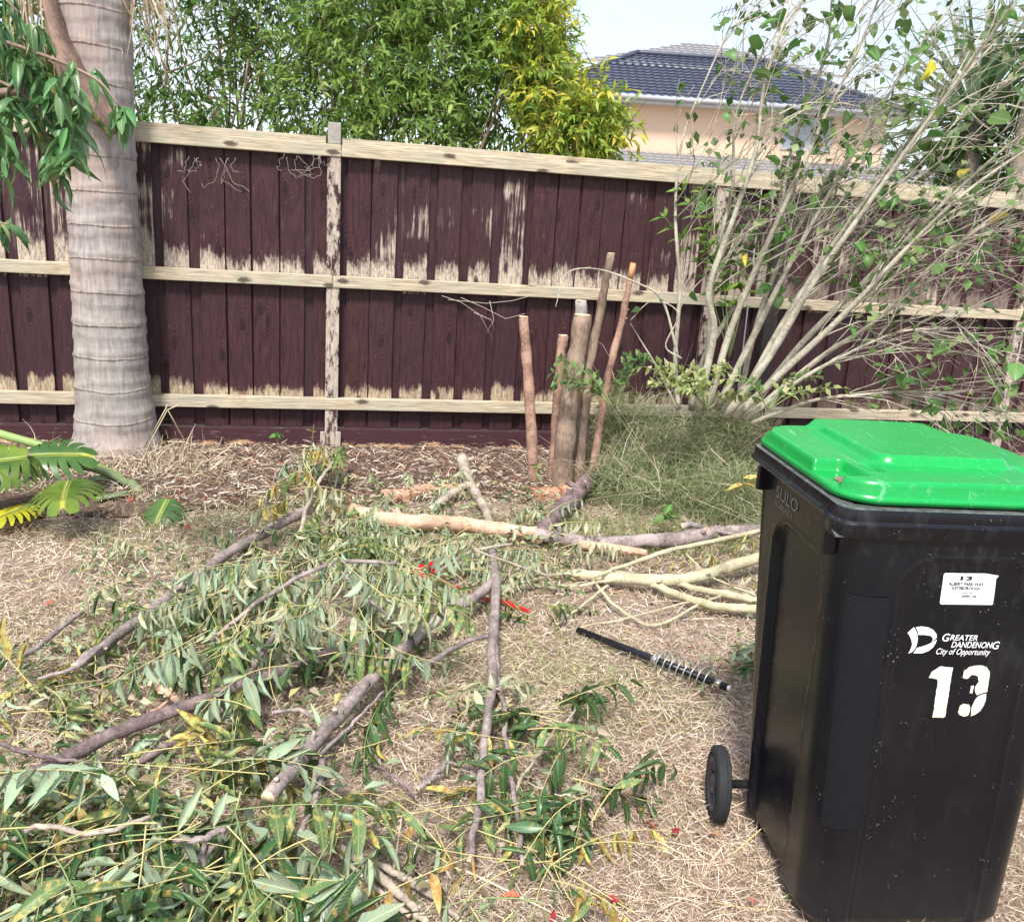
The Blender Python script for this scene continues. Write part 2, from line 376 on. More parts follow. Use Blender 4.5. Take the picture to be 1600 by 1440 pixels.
def post(x, top, wid=.078, mat=M_POST, capm=None):
    p = board('post', x - wid / 2, x + wid / 2, -.050, -.0055, -.05, 1.7665, mat, 4, .001, .005)
    board('post', x - wid / 2 + .002, x + wid / 2 - .002, -.034, .04, 1.8345, top, capm or M_GREYWOOD, 1, 0, .006, topcut=.012)
post(0.0, 1.955); post(P1, 1.955); post(P1 - 2.42 - 2.42, 1.95); post(4.82, 1.95)
M_DARKPOST = plain('blackened_post', (.05, .042, .04), .85, .15, .6, 25, .8)
board('post', P2 - .05, P2 + .045, -.075, -.0055, -.05, 1.99, M_DARKPOST, 3, .002, .006, topcut=.02)
for x in (-.055, .04):
    board('cleat', x - .012, x + .018, -.075, -.052, -.02, .135, M_POST, 1, 0, .002)
xx = -3.3
for b in (-.03, 2.37, 4.8, 6.7):
    board('plinth_board', xx + .002, b - .002, -.030, -.006, -.06, .1455, M_PLI, 1, 0, .004); xx = b + .06
# ------------------------------------------------------------------ neighbour's house
HY = 34.0
def HX(px, py=160): return float(D(px, py, HY)[0])
def HZ(px, py): return float(D(px, py, HY)[2])
M_RENDER = plain('cream_render', (.66, .48, .35), .85, .15, .10, 1.3)
M_FASCIA = plain('grey_fascia', (.42, .42, .42), .5, .4, .1, 5)
def tile_mat(name, a, b, spec=.5):
    t = NT(name, .38, spec); f = t.noise(3, None, 6); g = t.noise(18, None, 3)
    t.col(t.mix(t.mix(.5, f, g), a, b)); return t.m
M_TILE = tile_mat('slate_roof_tiles', (.025, .029, .05), (.085, .095, .14)); M_TILE_SHEEN = tile_mat('sky_sheen_roof_tiles', (.20, .195, .205), (.34, .33, .33))  # second slate is paler: sky reflection painted into the tile colour
M_GLASS = NT('house_window_glass', .08, .6); M_GLASS.col((.05, .06, .07)); M_GLASS = M_GLASS.m
M_BLIND = plain('pale_blind', (.30, .34, .41), .3, .5, .1, 2)
ze = HZ(1100, 157); xl, xr = HX(840, 140), HX(1420, 180)
house = thing('brick_house', (HX(1130), HY, 0), 'cream rendered two storey house with dark tiled hip roof beyond the fence', 'house')
hx0, hx1 = xl + .5, xr - .5; hl = house.location
def hb(name, mat, boxes, bev=0, par=house):
    m = MB()
    for q in boxes: m.box(*q)
    return m.build(name, mat, par, off=hl if par is house else None, bevel=bev)
hb('wall', M_RENDER, [(hx0, hx1, HY + .6, HY + 9, 0, ze - .05)])
hb('fascia', M_FASCIA, [(xl - .02, xr + .02, HY - .02, HY + .05, ze - .22, ze - .02)])
hb('eave_soffit', M_FASCIA, [(xl, xr, HY + .052, HY + .6, ze - .21, ze - .17)])
m = MB(); tube(m, [(xl - .05, HY - .09, ze - .05), (xr + .05, HY - .09, ze - .05)], .075, 10); m.build('gutter', plain('gutter_metal', (.33, .33, .35), .4, .5), house, True, off=hl)
def tiled(name, quad, nu, nv, mat, par=house, wavh=.03, wl_=.30):
    """quad: front-left, front-right, back-right, back-left; tile courses step, rolls wave"""
    a, b, c, d = [np.array(q, float) for q in quad]; nrm = np.cross(b - a, d - a); nrm = nrm / np.linalg.norm(nrm)
    if nrm[2] < 0: nrm = -nrm
    L = np.linalg.norm(b - a); mm = MB(); V = []; F = []
    nu = max(8, int(L / wl_ * 6))
    for j in range(nv):
        for e in (0, 1):
            v = (j + e) / nv
            for i in range(nu + 1):
                u = i / nu; p = (a * (1 - u) + b * u) * (1 - v) + (d * (1 - u) + c * u) * v
                xw = p[0] if abs(b[0] - a[0]) > abs(b[1] - a[1]) else p[1]
                h = wavh * .5 * (1 + math.sin(xw / wl_ * 2 * math.pi)) ** 1.5 * .7 + (.045 if e == 0 else 0)
                V.append(p + nrm * h)
    st = nu + 1
    for j in range(nv):
        r0 = 2 * j * st
        F += [(r0 + i, r0 + i + 1, r0 + st + i + 1, r0 + st + i) for i in range(nu)]
        if j < nv - 1: F += [(r0 + st + i, r0 + st + i + 1, r0 + 2 * st + i + 1, r0 + 2 * st + i) for i in range(nu)]
    mm.add(V, F); return mm.build(name, mat, par, off=hl)
def RZ(px, py, y): return D(px, py, y)
yb = HY + 5.0
rl, rr_ = RZ(995, 84, yb), RZ(1195, 99, yb); zr = (rl[2] + rr_[2]) / 2
xrl, xrr = rl[0], rr_[0]
tiled('roof', [(xl, HY, ze), (xr, HY, ze), (xrr, yb, zr), (xrl, yb, zr)], 0, 15, M_TILE)
tiled('roof', [(xl, HY + 10, ze), (xl, HY, ze), (xrl, yb, zr), (xrl, yb + .01, zr)], 0, 15, M_TILE)
tiled('roof', [(xr, HY, ze), (xr, HY + 10, ze), (xrr, yb + .01, zr), (xrr, yb, zr)], 0, 15, M_TILE)
ya = HY + 8; ap = RZ(1078, 68, ya); ap2 = RZ(1105, 70, ya); zb = zr - .6
tiled('upper_roof', [(ap[0] - 5.2, ya - 4.6, zb - .1), (ap2[0] + 5.4, ya - 4.6, zb - .1), (ap2[0], ya, ap[2]), (ap[0], ya, ap[2])], 0, 11, M_TILE_SHEEN)
for q in (((xl, HY, ze), (xrl, yb, zr)), ((xr, HY, ze), (xrr, yb, zr)), ((xrl, yb, zr), (xrr, yb, zr))):
    m = MB(); tube(m, spline([np.array(q[0]) + [0, 0, .07], np.array(q[1]) + [0, 0, .07]], 24), lambda t: .10 + .02 * math.sin(t * 75), 8); m.build('ridge_capping', M_TILE, house, True, off=hl)
# windows
def win(x0, x1, z0, z1, glass):
    f = hb('window', M_FASCIA, [(x0 - .06, x1 + .06, HY + .55, HY + .597, z0 - .06, z0), (x0 - .06, x1 + .06, HY + .55, HY + .597, z1, z1 + .06), (x0 - .06, x0, HY + .55, HY + .597, z0 + .001, z1 - .001), (x1, x1 + .06, HY + .55, HY + .597, z0 + .001, z1 - .001)])
    g = MB(); g.box(x0, x1, HY + .58, HY + .595, z0, z1); g.build('pane', glass, f, off=hl)
    g = MB(); g.box(x0 + (x1 - x0) / 2 - .025, x0 + (x1 - x0) / 2 + .025, HY + .56, HY + .579, z0, z1); g.build('mullion', M_FASCIA, f, off=hl)
hb('downpipe', M_FASCIA, [(hx1 - .5, hx1 - .42, HY + .50, HY + .59, 0, ze - .22)])
win(HX(925), HX(984), HZ(960, 205), HZ(960, 162), M_GLASS)
win(HX(1238), HX(1312), HZ(1275, 232), HZ(1275, 184), M_BLIND)
# lower roof at the front
zl0, zl1 = HZ(1050, 266), HZ(1050, 238)
tiled('lower_roof', [(xl, HY - 2.6, zl0 - .35), (HX(1500), HY - 2.6, zl0 - .35), (HX(1500), HY + .55, zl1), (xl, HY + .55, zl1)], 0, 8, M_TILE_SHEEN)
hb('lower_wall', M_RENDER, [(xl + .4, HX(1490), HY - 2.2, HY + .55, 0, zl0 - .5)])
# antenna behind
an = thing('tv_antenna', RZ(1160, 100, HY + 3), 'thin TV antenna mast standing on the far roof', 'antenna')
M_ALU = plain('antenna_metal', (.25, .25, .27), .5, .5); al = an.location
m = MB(); tube(m, [RZ(1160, 110, HY + 3), RZ(1163, 12, HY + 3)], .03, 6); m.build('mast', M_ALU, an, off=al)
m = MB(); tube(m, [RZ(1122, 20, HY + 3), RZ(1165, 8, HY + 3)], .025, 6)
for i in range(6):
    c = RZ(1126 + i * 7, 19 - i * 2, HY + 3); tube(m, [c + [0, -.35, .12], c + [0, .35, -.12]], .014, 5)
m.build('crossbar', M_ALU, an, off=al)

# ------------------------------------------------------------------ leaf clouds (numpy)
def leaf_cloud(P, Dr, N, L, Wd, col, fold=.25, droop=.15):
    """each leaf: base, left, right, centre, tip"""
    P, Dr, N = map(np.asarray, (P, Dr, N)); n = len(P); L = np.asarray(L)[:, None]; Wd = np.asarray(Wd)[:, None]
    Dr = Dr / (np.linalg.norm(Dr, axis=1, keepdims=True) + 1e-9); S = np.cross(Dr, N); S /= np.linalg.norm(S, axis=1, keepdims=True) + 1e-9
    U = np.cross(S, Dr)
    c = P + Dr * L * .45 + U * 0; l = P + Dr * L * .42 + S * Wd * .5 + U * Wd * fold; r = P + Dr * L * .42 - S * Wd * .5 + U * Wd * fold
    tp = P + Dr * L - U * L * droop
    V = np.stack([P, l, r, c, tp], 1).reshape(-1, 3); b = np.arange(n)[:, None] * 5
    F = np.concatenate([b + [0, 3, 1], b + [0, 2, 3], b + [1, 3, 4], b + [3, 2, 4]], 0)
    return V, F, np.repeat(col, 5, 0)
def rs(n, lo, hi): return np.random.uniform(lo, hi, n)
def rdir(n):
    v = np.random.normal(size=(n, 3)); return v / np.linalg.norm(v, axis=1, keepdims=True)
def foliage_blob(blobs, n_twig, per, L0, W0, cols, droop_bias=-.35, twig_len=.28, shell=.45, zmin=-9):
    """sprays of leaves on twigs through a union of ellipsoids; returns V,F,C and twig lines"""
    vol = np.array([b[3] * b[4] * b[5] for b in blobs]) ** .8; pr = vol / vol.sum()
    k = np.random.choice(len(blobs), n_twig, p=pr); B = np.array(blobs)[k]
    d = rdir(n_twig); rad = rs(n_twig, shell, 1.0) ** .6
    ctr = B[:, :3] + d * B[:, 3:6] * rad[:, None]
    outw = d + rdir(n_twig) * .7 + [0, 0, droop_bias]; outw /= np.linalg.norm(outw, axis=1, keepdims=True)
    P = []; Dr = []; tl = rs(n_twig, .6, 1.3) * twig_len
    for j in range(per):
        t = (j + .5) / per
        P.append(ctr + outw * (tl * (t - .3))[:, None]); side = rdir(n_twig)
        Dr.append(outw * .8 + side * .9 + [0, 0, -.15])
    P = np.concatenate(P); Dr = np.concatenate(Dr); n = len(P)
    N = rdir(n) * .8 + [0, -.2, .9]
    tw = np.tile(np.arange(n_twig), per)
    tone = rs(n_twig, 0, 1)[tw] * .6 + rs(n, 0, 1) * .4
    cols = np.array(cols); ci = tone * (len(cols) - 1); i0 = ci.astype(int).clip(0, len(cols) - 2); fr = (ci - i0)[:, None]
    c = cols[i0] * (1 - fr) + cols[i0 + 1] * fr
    keep = P[:, 2] > zmin; P, Dr, N, c = P[keep], Dr[keep], N[keep], c[keep]; n = len(P)
    V, F, Cc = leaf_cloud(P, Dr, N, rs(n, .7, 1.25) * L0, rs(n, .75, 1.2) * W0, c)
    return V, F, Cc, [(ctr[i] - outw[i] * tl[i] * .5, ctr[i] + outw[i] * tl[i] * .6) for i in range(0, n_twig, 3)]
def make_tree(name, label, cat, base, blobs, n_twig, cols, trunkc, stems=6, L0=.090, W0=.025, per=11, r0=.035, twig_len=.28, spread=.5, group=None, shell=.35, stem_top=None):
    t = thing(name, base, label, cat, group); b0 = np.array(base)
    V, F, Cc, tw = foliage_blob(blobs, n_twig, per, L0, W0, cols, twig_len=twig_len, shell=shell, zmin=.1)
    o = bpy.data.objects.new('crown', np_mesh('crown', V - b0, F, M_FOL, Cc)); link(o, t)
    bm_ = MB()
    for a, b in tw: tube(bm_, [a - b0, (a + b) / 2 - b0 + np.random.normal(size=3) * .01, b - b0], lambda t_: .004 * (1 - .6 * t_), 4, cap=False)
    bm_.build('twigs', trunkc, t, True)
    for i in range(stems):
        bl = blobs[i % len(blobs)]
        s = b0 + [random.uniform(-1, 1) * spread * .35, random.uniform(-1, 1) * .15, 0]
        e = np.array(bl[:3]) + np.random.normal(size=3) * np.array(bl[3:6]) * .35; e[2] = max(e[2], bl[2])
        mid = (s + e) / 2 + np.random.normal(size=3) * .12
        m = MB(); tube(m, [q - b0 for q in spline([s, mid, e], 12)], lambda t_, r=r0 * random.uniform(.6, 1.1): r * (1 - .75 * t_), 8, .15)
        pts = spline([s, mid, e], 12)
        for q in range(4):
            a = pts[random.randint(4, 10)]; d = np.random.normal(size=3) * .3 + [0, 0, .3]
            tube(m, [a - b0, a + d * .5 + np.random.normal(size=3) * .04 - b0, a + d * 1.3 - b0], lambda t_: r0 * .3 * (1 - .7 * t_), 5, cap=False)
        m.build('trunk', trunkc, t, True)
    return t
BK_BROWN = bark_mat('brown_sapling_bark', (.14, .09, .06), (.34, .24, .16), scale=20)
BK_GREY = bark_mat('grey_sapling_bark', (.16, .13, .10), (.34, .28, .22), scale=20)
def blob(px, py, y, rx, ry, rz):
    c = D(px, py, y); return (c[0], c[1], c[2], rx, ry, rz)
random.seed(21); np.random.seed(21)
DG = [(.035, .08, .02), (.08, .17, .03), (.14, .26, .045), (.24, .38, .06)]
MG = [(.08, .17, .04), (.16, .28, .06), (.25, .38, .08), (.40, .50, .12)]
YG = [(.18, .28, .04), (.33, .42, .06), (.50, .52, .07), (.66, .58, .08), (.68, .50, .09)]
make_tree('dark_tree', 'dark leafy tree with many thin stems between the palm and the fence post', 'tree', D(310, 560, 7.8) * [1, 1, 0],
          [blob(280, 60, 7.8, .65, .6, .7), blob(400, 160, 7.6, .6, .5, .5), blob(240, 210, 7.5, .45, .4, .35), blob(330, -60, 7.9, .8, .7, .6), blob(440, 30, 8.0, .55, .5, .6)],
          700, DG, BK_BROWN, 12, r0=.03, spread=1.6, per=10)
make_tree('bushy_tree', 'bright green bushy tree above the middle of the fence', 'tree', D(600, 560, 7.6) * [1, 1, 0],
          [blob(520, 130, 7.4, .55, .5, .6), blob(620, 60, 7.6, .7, .6, .7), blob(640, 190, 7.2, .55, .4, .35), blob(720, 110, 7.5, .6, .5, .6), blob(560, -40, 7.8, .7, .6, .5), blob(700, -20, 7.7, .6, .5, .5), blob(790, 150, 7.4, .42, .4, .42), blob(800, 50, 7.5, .40, .4, .5)],
          1750, MG, BK_BROWN, 8, r0=.028, spread=1.2, per=12)
make_tree('yellow_shrub', 'yellow green shrub at the right end of the trees beside the house', 'tree', D(850, 560, 7.4) * [1, 1, 0],
          [blob(855, 130, 7.2, .20, .3, .35), blob(835, 40, 7.3, .20, .3, .45), blob(890, 205, 7.1, .33, .3, .25), blob(925, 190, 7.0, .22, .25, .25), blob(945, 170, 7.0, .12, .15, .15)],
          620, [MG[2], MG[2], (.22, .34, .04)] + YG[1:], BK_BROWN, 6, r0=.02, spread=.8, per=12, shell=.3)
make_tree('broadleaf_tree', 'dark broad leafed tree at the far left behind the palm', 'tree', D(20, 560, 7.0) * [1, 1, 0],
          [blob(20, 60, 7.0, .45, .4, .5), blob(70, 150, 7.0, .35, .3, .3), blob(-60, 100, 7.2, .5, .5, .7)], 260, DG, BK_BROWN, 4, L0=.13, W0=.045, r0=.03, spread=.5)
make_tree('hedge_bush', 'dark green bush behind the fence at the right edge', 'bush', D(1560, 560, 7.6) * [1, 1, 0],
          [blob(1540, 260, 7.6, .5, .4, .4), blob(1620, 220, 7.6, .5, .4, .5)], 330, DG, BK_BROWN, 3, L0=.1, W0=.03)

# spiky palm behind the shrub, top right
def sword_plant(name, label, cat, ctr, n, L, wdt, cols, base):
    t = thing(name, base, label, cat); b0 = np.array(base)
    m = MB(); tube(m, [np.zeros(3), np.array(ctr) - b0], .09, 10, .2); m.build('trunk', BK_GREY, t, True)
    for i in range(n):
        az = random.uniform(0, 2 * math.pi); el = random.uniform(-.5, 1.35)
        d = np.array([math.cos(az) * math.cos(el), math.sin(az) * math.cos(el), math.sin(el)]); l = L * random.uniform(.75, 1.15)
        s = np.cross(d, [0, 0, 1]); s /= np.linalg.norm(s) + 1e-9; nn = np.cross(s, d)
        P = []
        for k in range(7):
            u = k / 6; p = np.array(ctr) - b0 + d * l * u + np.array([0, 0, -1]) * (u ** 2.2) * l * random.uniform(.1, .28) * (1 if el < .9 else .3)
            w = wdt * (math.sin(math.pi * min(1, u * .9 + .12)) ** .7) * (1 - u ** 3) + .001
            P += [p - s * w / 2 + nn * w * .18, p, p + s * w / 2 + nn * w * .18]
        F = [(k * 3 + a, k * 3 + a + 1, k * 3 + a + 4, k * 3 + a + 3) for k in range(6) for a in (0, 1)]
        b = MB(); b.add(P, F, 0, random.choice(cols)); b.build('leaf_blade', M_FOL, t, True)
    return t
c = D(1525, 190, 7.4); sword_plant('spiky_palm', 'spiky grey green palm with sword leaves behind the shrub at top right', 'palm', c, 110, 1.15, .055, [(.10, .17, .08), (.18, .25, .12), (.27, .34, .2), (.36, .42, .27)], c * [1, 1, 0])
c = D(1640, 60, 6.9); sword_plant('spiky_palm', 'taller sword leaved palm cut off by the upper right corner', 'palm', c, 60, 1.15, .05, [(.08, .15, .06), (.15, .22, .1), (.25, .32, .17)], c * [1, 1, 0])

# ------------------------------------------------------------------ palm in front of the fence
random.seed(5); np.random.seed(5)
PB = G(183, 712); py_ = PB[1]
palm = thing('palm_tree', PB, 'thick grey ringed palm trunk flaring at its foot in front of the fence', 'palm')
prof = [(720, 183, 76), (700, 183, 68), (670, 182, 61), (640, 180, 58), (590, 176, 55), (500, 171, 53), (400, 165, 52), (300, 159, 52), (200, 156, 53), (100, 151, 54), (0, 147, 55), (-150, 140, 54), (-420, 130, 50), (-800, 118, 44)]
pts = []; zz = []
for (yy, xx_, hw) in prof:
    p = D(xx_, yy, py_); pts.append((p, hw * depth(p) / FPX)); zz.append(p[2])
zz = np.array(zz); cxs = np.array([p[0][0] for p in pts]); rr = np.array([p[1] for p in pts])
mb = MB(); V = []; NS = 56; Zs = np.arange(-.04, zz.max(), .016)
for z in Zs:
    cx_ = np.interp(z, zz, cxs); r_ = np.interp(z, zz, rr)
    for k in range(NS):
        th = 2 * math.pi * k / NS
        q = Vector((math.cos(th) * .35, math.sin(th) * .35, z * .5))
        wob = mnoise.noise(q * 3) * .05; fr = ((z + wob) / .178) % 1; ringd = min(abs(fr - .5), 1) * .178
        rad = r_ * (1 + .02 * mnoise.noise(q * 5)) + .007 * math.exp(-(ringd / .012) ** 2) - .006 * fr + .004 * mnoise.noise(Vector((math.cos(th) * 9, math.sin(th) * 9, z * 12)))
        if z < .22: rad += .02 * (1 - z / .22) * mnoise.noise(Vector((math.cos(th) * 3, math.sin(th) * 3, 1)))
        V.append((cx_ - PB[0] + math.cos(th) * rad, math.sin(th) * rad, z))
nr = len(Zs); mb.add(V, [(i * NS + k, i * NS + (k + 1) % NS, (i + 1) * NS + (k + 1) % NS, (i + 1) * NS + k) for i in range(nr - 1) for k in range(NS)])
mb.build('trunk', M_PALM, palm, True)
M_SHEATH = bark_mat('brown_frond_sheath', (.085, .055, .045), (.27, .175, .135), stretch=(2.5, 2.5, .2), scale=18, dots=.1)
sh = [D(62, -60, py_ - .2), D(82, 20, py_ - .22), D(100, 75, py_ - .24), D(128, 130, py_ - .25), D(160, 175, py_ - .24), D(185, 205, py_ - .22)]
mb = MB(); tube(mb, [p - PB for p in spline(sh, 26)], lambda t: .045 + .075 * t ** 1.5 - (.06 * max(0, (t - .85) / .15)), 14, .12, flat=.45); mb.build('frond_sheath', M_SHEATH, palm, True)
mb = MB(); tube(mb, [p - PB for p in spline([D(95, 90, py_ - .27), D(108, 150, py_ - .28), D(118, 200, py_ - .25)], 14)], lambda t: .05 * (1 - .5 * t), 10, .2, flat=.5); mb.build('frond_sheath', M_SHEATH, palm, True)
def strips(lines, w, cols):
    mb = MB()
    for ln in lines:
        ln = [np.array(p) for p in ln]; n = len(ln); V = []; s = np.array([random.uniform(-1, 1), random.uniform(-1, 1), random.uniform(-.3, .3)]); s /= np.linalg.norm(s)
        for i, p in enumerate(ln):
            ww = w * (1 - .75 * i / (n - 1)); V += [p - s * ww / 2, p + s * ww / 2]
        mb.add(V, [(2 * i, 2 * i + 1, 2 * i + 3, 2 * i + 2) for i in range(n - 1)], 0, random.choice(cols))
    return mb
strawc = [(.42, .34, .22), (.55, .47, .33), (.30, .22, .14), (.5, .45, .36)]
def dead_spray(px, py, n, ln, y):
    c = D(px, py, y); L = []
    for i in range(n):
        a = random.uniform(-1.9, -.9) + random.uniform(-.5, .5); l = ln * random.uniform(.5, 1.1); d = np.array([math.cos(a) * .6, random.uniform(-.3, .3), math.sin(a)])
        s = c + np.random.normal(size=3) * .05
        L.append([s - PB, s + d * l * .5 + np.random.normal(size=3) * .02 - PB, s + d * l + np.array([0, 0, -.04]) + np.random.normal(size=3) * .03 - PB])
    return strips(L, .014, strawc)
dead_spray(225, -25, 45, .38, py_ - .05).build('dead_frond', M_STRAW, palm); dead_spray(50, -30, 45, .42, py_ - .1).build('dead_frond', M_STRAW, palm)
# live crown, above the frame
top = np.array([np.interp(zz.max(), zz, cxs), py_, zz.max()])
for i in range(9):
    az = i * 2 * math.pi / 9 + .3; d = np.array([math.cos(az), math.sin(az), 0]); m = MB(); L = 1.9
    rach = spline([top, top + d * .6 + [0, 0, .55], top + d * 1.3 + [0, 0, .6], top + d * L + [0, 0, .1]], 16)
    tube(m, [p - PB for p in rach], lambda t: .02 * (1 - .8 * t), 5, col=(.12, .16, .05)); s = np.array([-d[1], d[0], 0])
    for k in range(2, 16):
        for sg in (-1, 1):
            a = rach[k]; e = a + s * sg * .38 * math.sin(k / 16 * 3) + d * .16 + [0, 0, -.16]; w = d * .016
            m.add([a - w - PB, a + w - PB, e - PB], [(0, 1, 2)], 0, (.06, .12, .03))
    m.build('frond', M_FOL, palm)
# fibres heaped round the foot
FOOT = []

# ------------------------------------------------------------------ wheelie bin
random.seed(3); np.random.seed(3)
BA = R(6); BO = np.array([.95, 1.685, 0.0])
wbin = thing('wheelie_bin', BO, 'black wheelie bin with bright green lid and the number 13 painted on its front', 'bin', rz=BA)
bx_ = np.array([math.cos(BA), math.sin(BA), 0]); by_ = np.array([-math.sin(BA), math.cos(BA), 0])
def LF(px, py, y=.0165):                   # sight line on the bin's front panel -> local (x, z)
    d = ray(px, py); o = BO + by_ * y; t = ((o - [0, 0, HC]) @ by_) / (d @ by_); g = np.array([0, 0, HC]) + t * d - o
    return float(g @ bx_), float(g[2])
def black_plastic():
    t = NT('black_bin_plastic', .36, .38); x, y, z = t.sep()
    n1 = t.noise(3.2, t.map((1, 1, .6)), 6, .65); n2 = t.noise(230, None, 3)
    scr = t.ramp(t.noise(30, t.map((6, 6, .5)), 8, .75, 1.5), [(.66, 0), (.72, .35)])
    dust = t.ramp(n1, [(.42, 0), (.75, .8)])
    col = t.mix(dust, (.0022, .0028, .006), (.008, .008, .012))
    col = t.mix(scr, col, (.07, .07, .075))
    vo = t.n('ShaderNodeTexVoronoi'); vo.inputs['Scale'].default_value = 120; t.l(t.obj, vo.inputs['Vector'])
    sp = t.math('MULTIPLY', t.ramp(vo.outputs['Distance'], [(.10, 1), (.16, 0)]), t.ramp(t.noise(14, None, 3), [(.56, 0), (.66, .75)]))
    col = t.mix(sp, col, (.45, .43, .42)); 
    low = t.math('MULTIPLY', t.ramp(z, [(0, .55), (.3, 0)]), t.noise(9, None, 6, .7)); col = t.mix(low, col, (.045, .042, .042))
    ng = t.sep(t.n('ShaderNodeNewGeometry').outputs['Normal'])[2]; up = t.math('MULTIPLY', t.ramp(ng, [(.75, 0), (.95, 1)]), t.ramp(t.noise(55, None, 5, .7), [(.3, .25), (.6, .9)])); col = t.mix(up, col, (.15, .15, .15))  # pale dust on upward faces, also painting the rim edge highlight
    grime = t.math('MULTIPLY', t.ramp(t.noise(11, t.map((1, 1, .35)), 7, .75), [(.52, 0), (.68, .5)]), t.ramp(z, [(.55, .25), (.93, 1)])); col = t.mix(grime, col, (.05, .049, .052))
    t.col(col); t.rough(t.math('MULTIPLY_ADD', n1, .24, .15)); t.bump(t.mix(.3, n1, n2), .25, .003); return t.m
def rough_patch():
    t = NT('textured_patch', .5, .25); n2 = t.noise(420, None, 2); t.col(t.mix(n2, (.0025, .003, .0055), (.007, .0075, .011))); t.bump(n2, .9, .002); return t.m
def green_plastic():
    t = NT('green_lid_plastic', .30, .5); n1 = t.noise(7, None, 7, .7); sc = t.ramp(t.noise(55, t.map((1, .25, 1)), 8, .8, 2.5), [(.56, 0), (.66, .3)])
    col = t.mix(n1, (.003, .27, .045), (.006, .36, .07)); col = t.mix(sc, col, (.14, .55, .28)); gr = t.ramp(t.noise(16, None, 8, .8), [(.58, 0), (.75, .45)]); col = t.mix(gr, col, (.12, .22, .10)); st_ = t.ramp(t.noise(26, t.map((1, .12, 1)), 6, .75, 1), [(.60, 0), (.66, .35)]); col = t.mix(st_, col, (.30, .62, .42))
    t.col(col); t.rough(t.math('MULTIPLY_ADD', t.mix(.5, n1, sc), .35, .16)); t.bump(n1, .08, .004); return t.m
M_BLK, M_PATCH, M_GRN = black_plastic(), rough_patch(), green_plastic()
def rrect(w, y0, y1, r0, r1, nf, nc, ns, nb):
    """closed outline from the front centre going to +x: list of (x, y, nx, ny)"""
    P = []
    for i in range(nf): x = -(w - r0) + 2 * (w - r0) * i / nf; P.append((x, y0, 0, -1))
    for i in range(nc): a = -math.pi / 2 + math.pi / 2 * i / nc; P.append((w - r0 + r0 * math.cos(a), y0 + r0 + r0 * math.sin(a), math.cos(a), math.sin(a)))
    for i in range(ns): y = y0 + r0 + (y1 - r1 - y0 - r0) * i / ns; P.append((w, y, 1, 0))
    for i in range(nc): a = math.pi / 2 * i / nc; P.append((w - r1 + r1 * math.cos(a), y1 - r1 + r1 * math.sin(a), math.cos(a), math.sin(a)))
    for i in range(nb): x = (w - r1) - 2 * (w - r1) * i / nb; P.append((x, y1, 0, 1))
    for i in range(nc): a = math.pi / 2 + math.pi / 2 * i / nc; P.append((-w + r1 + r1 * math.cos(a), y1 - r1 + r1 * math.sin(a), math.cos(a), math.sin(a)))
    for i in range(ns): y = y1 - r1 - (y1 - r1 - y0 - r0) * i / ns; P.append((-w, y, -1, 0))
    for i in range(nc): a = math.pi + math.pi / 2 * i / nc; P.append((-w + r0 + r0 * math.cos(a), y0 + r0 + r0 * math.sin(a), math.cos(a), math.sin(a)))
    return P
def sstep(a, b, x):
    t = min(1, max(0, (x - a) / (b - a))); return t * t * (3 - 2 * t)
def sdr(x, z, cx, cz, hx, hz, r):          # signed distance to a rounded rectangle
    qx, qz = abs(x - cx) - hx + r, abs(z - cz) - hz + r
    return math.hypot(max(qx, 0), max(qz, 0)) + min(max(qx, qz), 0) - r
def bw(z): return .238 + .036 * z / .95
def byf(z): return -.012 + .044 * z / .95
def byb(z): return .405 + .125 * z / .95
def disp(x, y, nx, ny, z):
    d = 0
    if ny < -.9:
        s = sdr(x, z, 0, .308, .148, .576, .075); d -= .006 * (1 - sstep(-.003, .003, s)); d += .0035 * math.exp(-(s / .005) ** 2) + .002 * math.exp(-((s + .014) / .004) ** 2)
    if abs(nx) > .9:
        s = sdr(y, z, .255, .35, .115 + .03 * z, .50, .07); d -= .016 * (1 - sstep(-.010, .002, s)); d += .002 * math.exp(-((s - .004) / .004) ** 2)
        d += .004 * (1 - sstep(.0, .012, abs(y - .40 - .1 * z)))
    if ny > .9: d -= .006 * (1 - sstep(-.01, .01, sdr(x, z, 0, .45, .17, .38, .05)))
    return d
mb = MB(); V = []; lev = list(np.linspace(0.0, .952, 150)); NP = None
for z in lev:
    low = min(1, .90 + z * 2.2) if z < .045 else 1
    P = rrect(bw(z) * low, byf(z) + (1 - low) * .2, byb(z) - (1 - low) * .3, .07, .045, 96, 14, 44, 18); NP = len(P)
    for (x, y, nx, ny) in P:
        d = disp(x, y, nx, ny, z); V.append((x + nx * d, y + ny * d, z))
F = [(j * NP + k, j * NP + (k + 1) % NP, (j + 1) * NP + (k + 1) % NP, (j + 1) * NP + k) for j in range(len(lev) - 1) for k in range(NP)]
mb.add(V, F); mb.f.append(tuple(range(NP))[::-1]); mb.m.append(0)
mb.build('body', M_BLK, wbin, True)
# textured patch wrapping the corner
mb = MB(); V = []; zs = np.linspace(.275, .806, 40)
for z in zs:
    P = rrect(bw(z), byf(z), byb(z), .07, .045, 96, 14, 44, 18); sel = P[-7:] + P[:9]
    V += [(x + nx * .0022, y + ny * .0022, z) for (x, y, nx, ny) in sel]
n = 16; mb.add(V, [(j * n + k, j * n + k + 1, (j + 1) * n + k + 1, (j + 1) * n + k) for j in range(len(zs) - 1) for k in range(n - 1)])
o = mb.build('textured_corner_patch', M_PATCH, wbin, True)
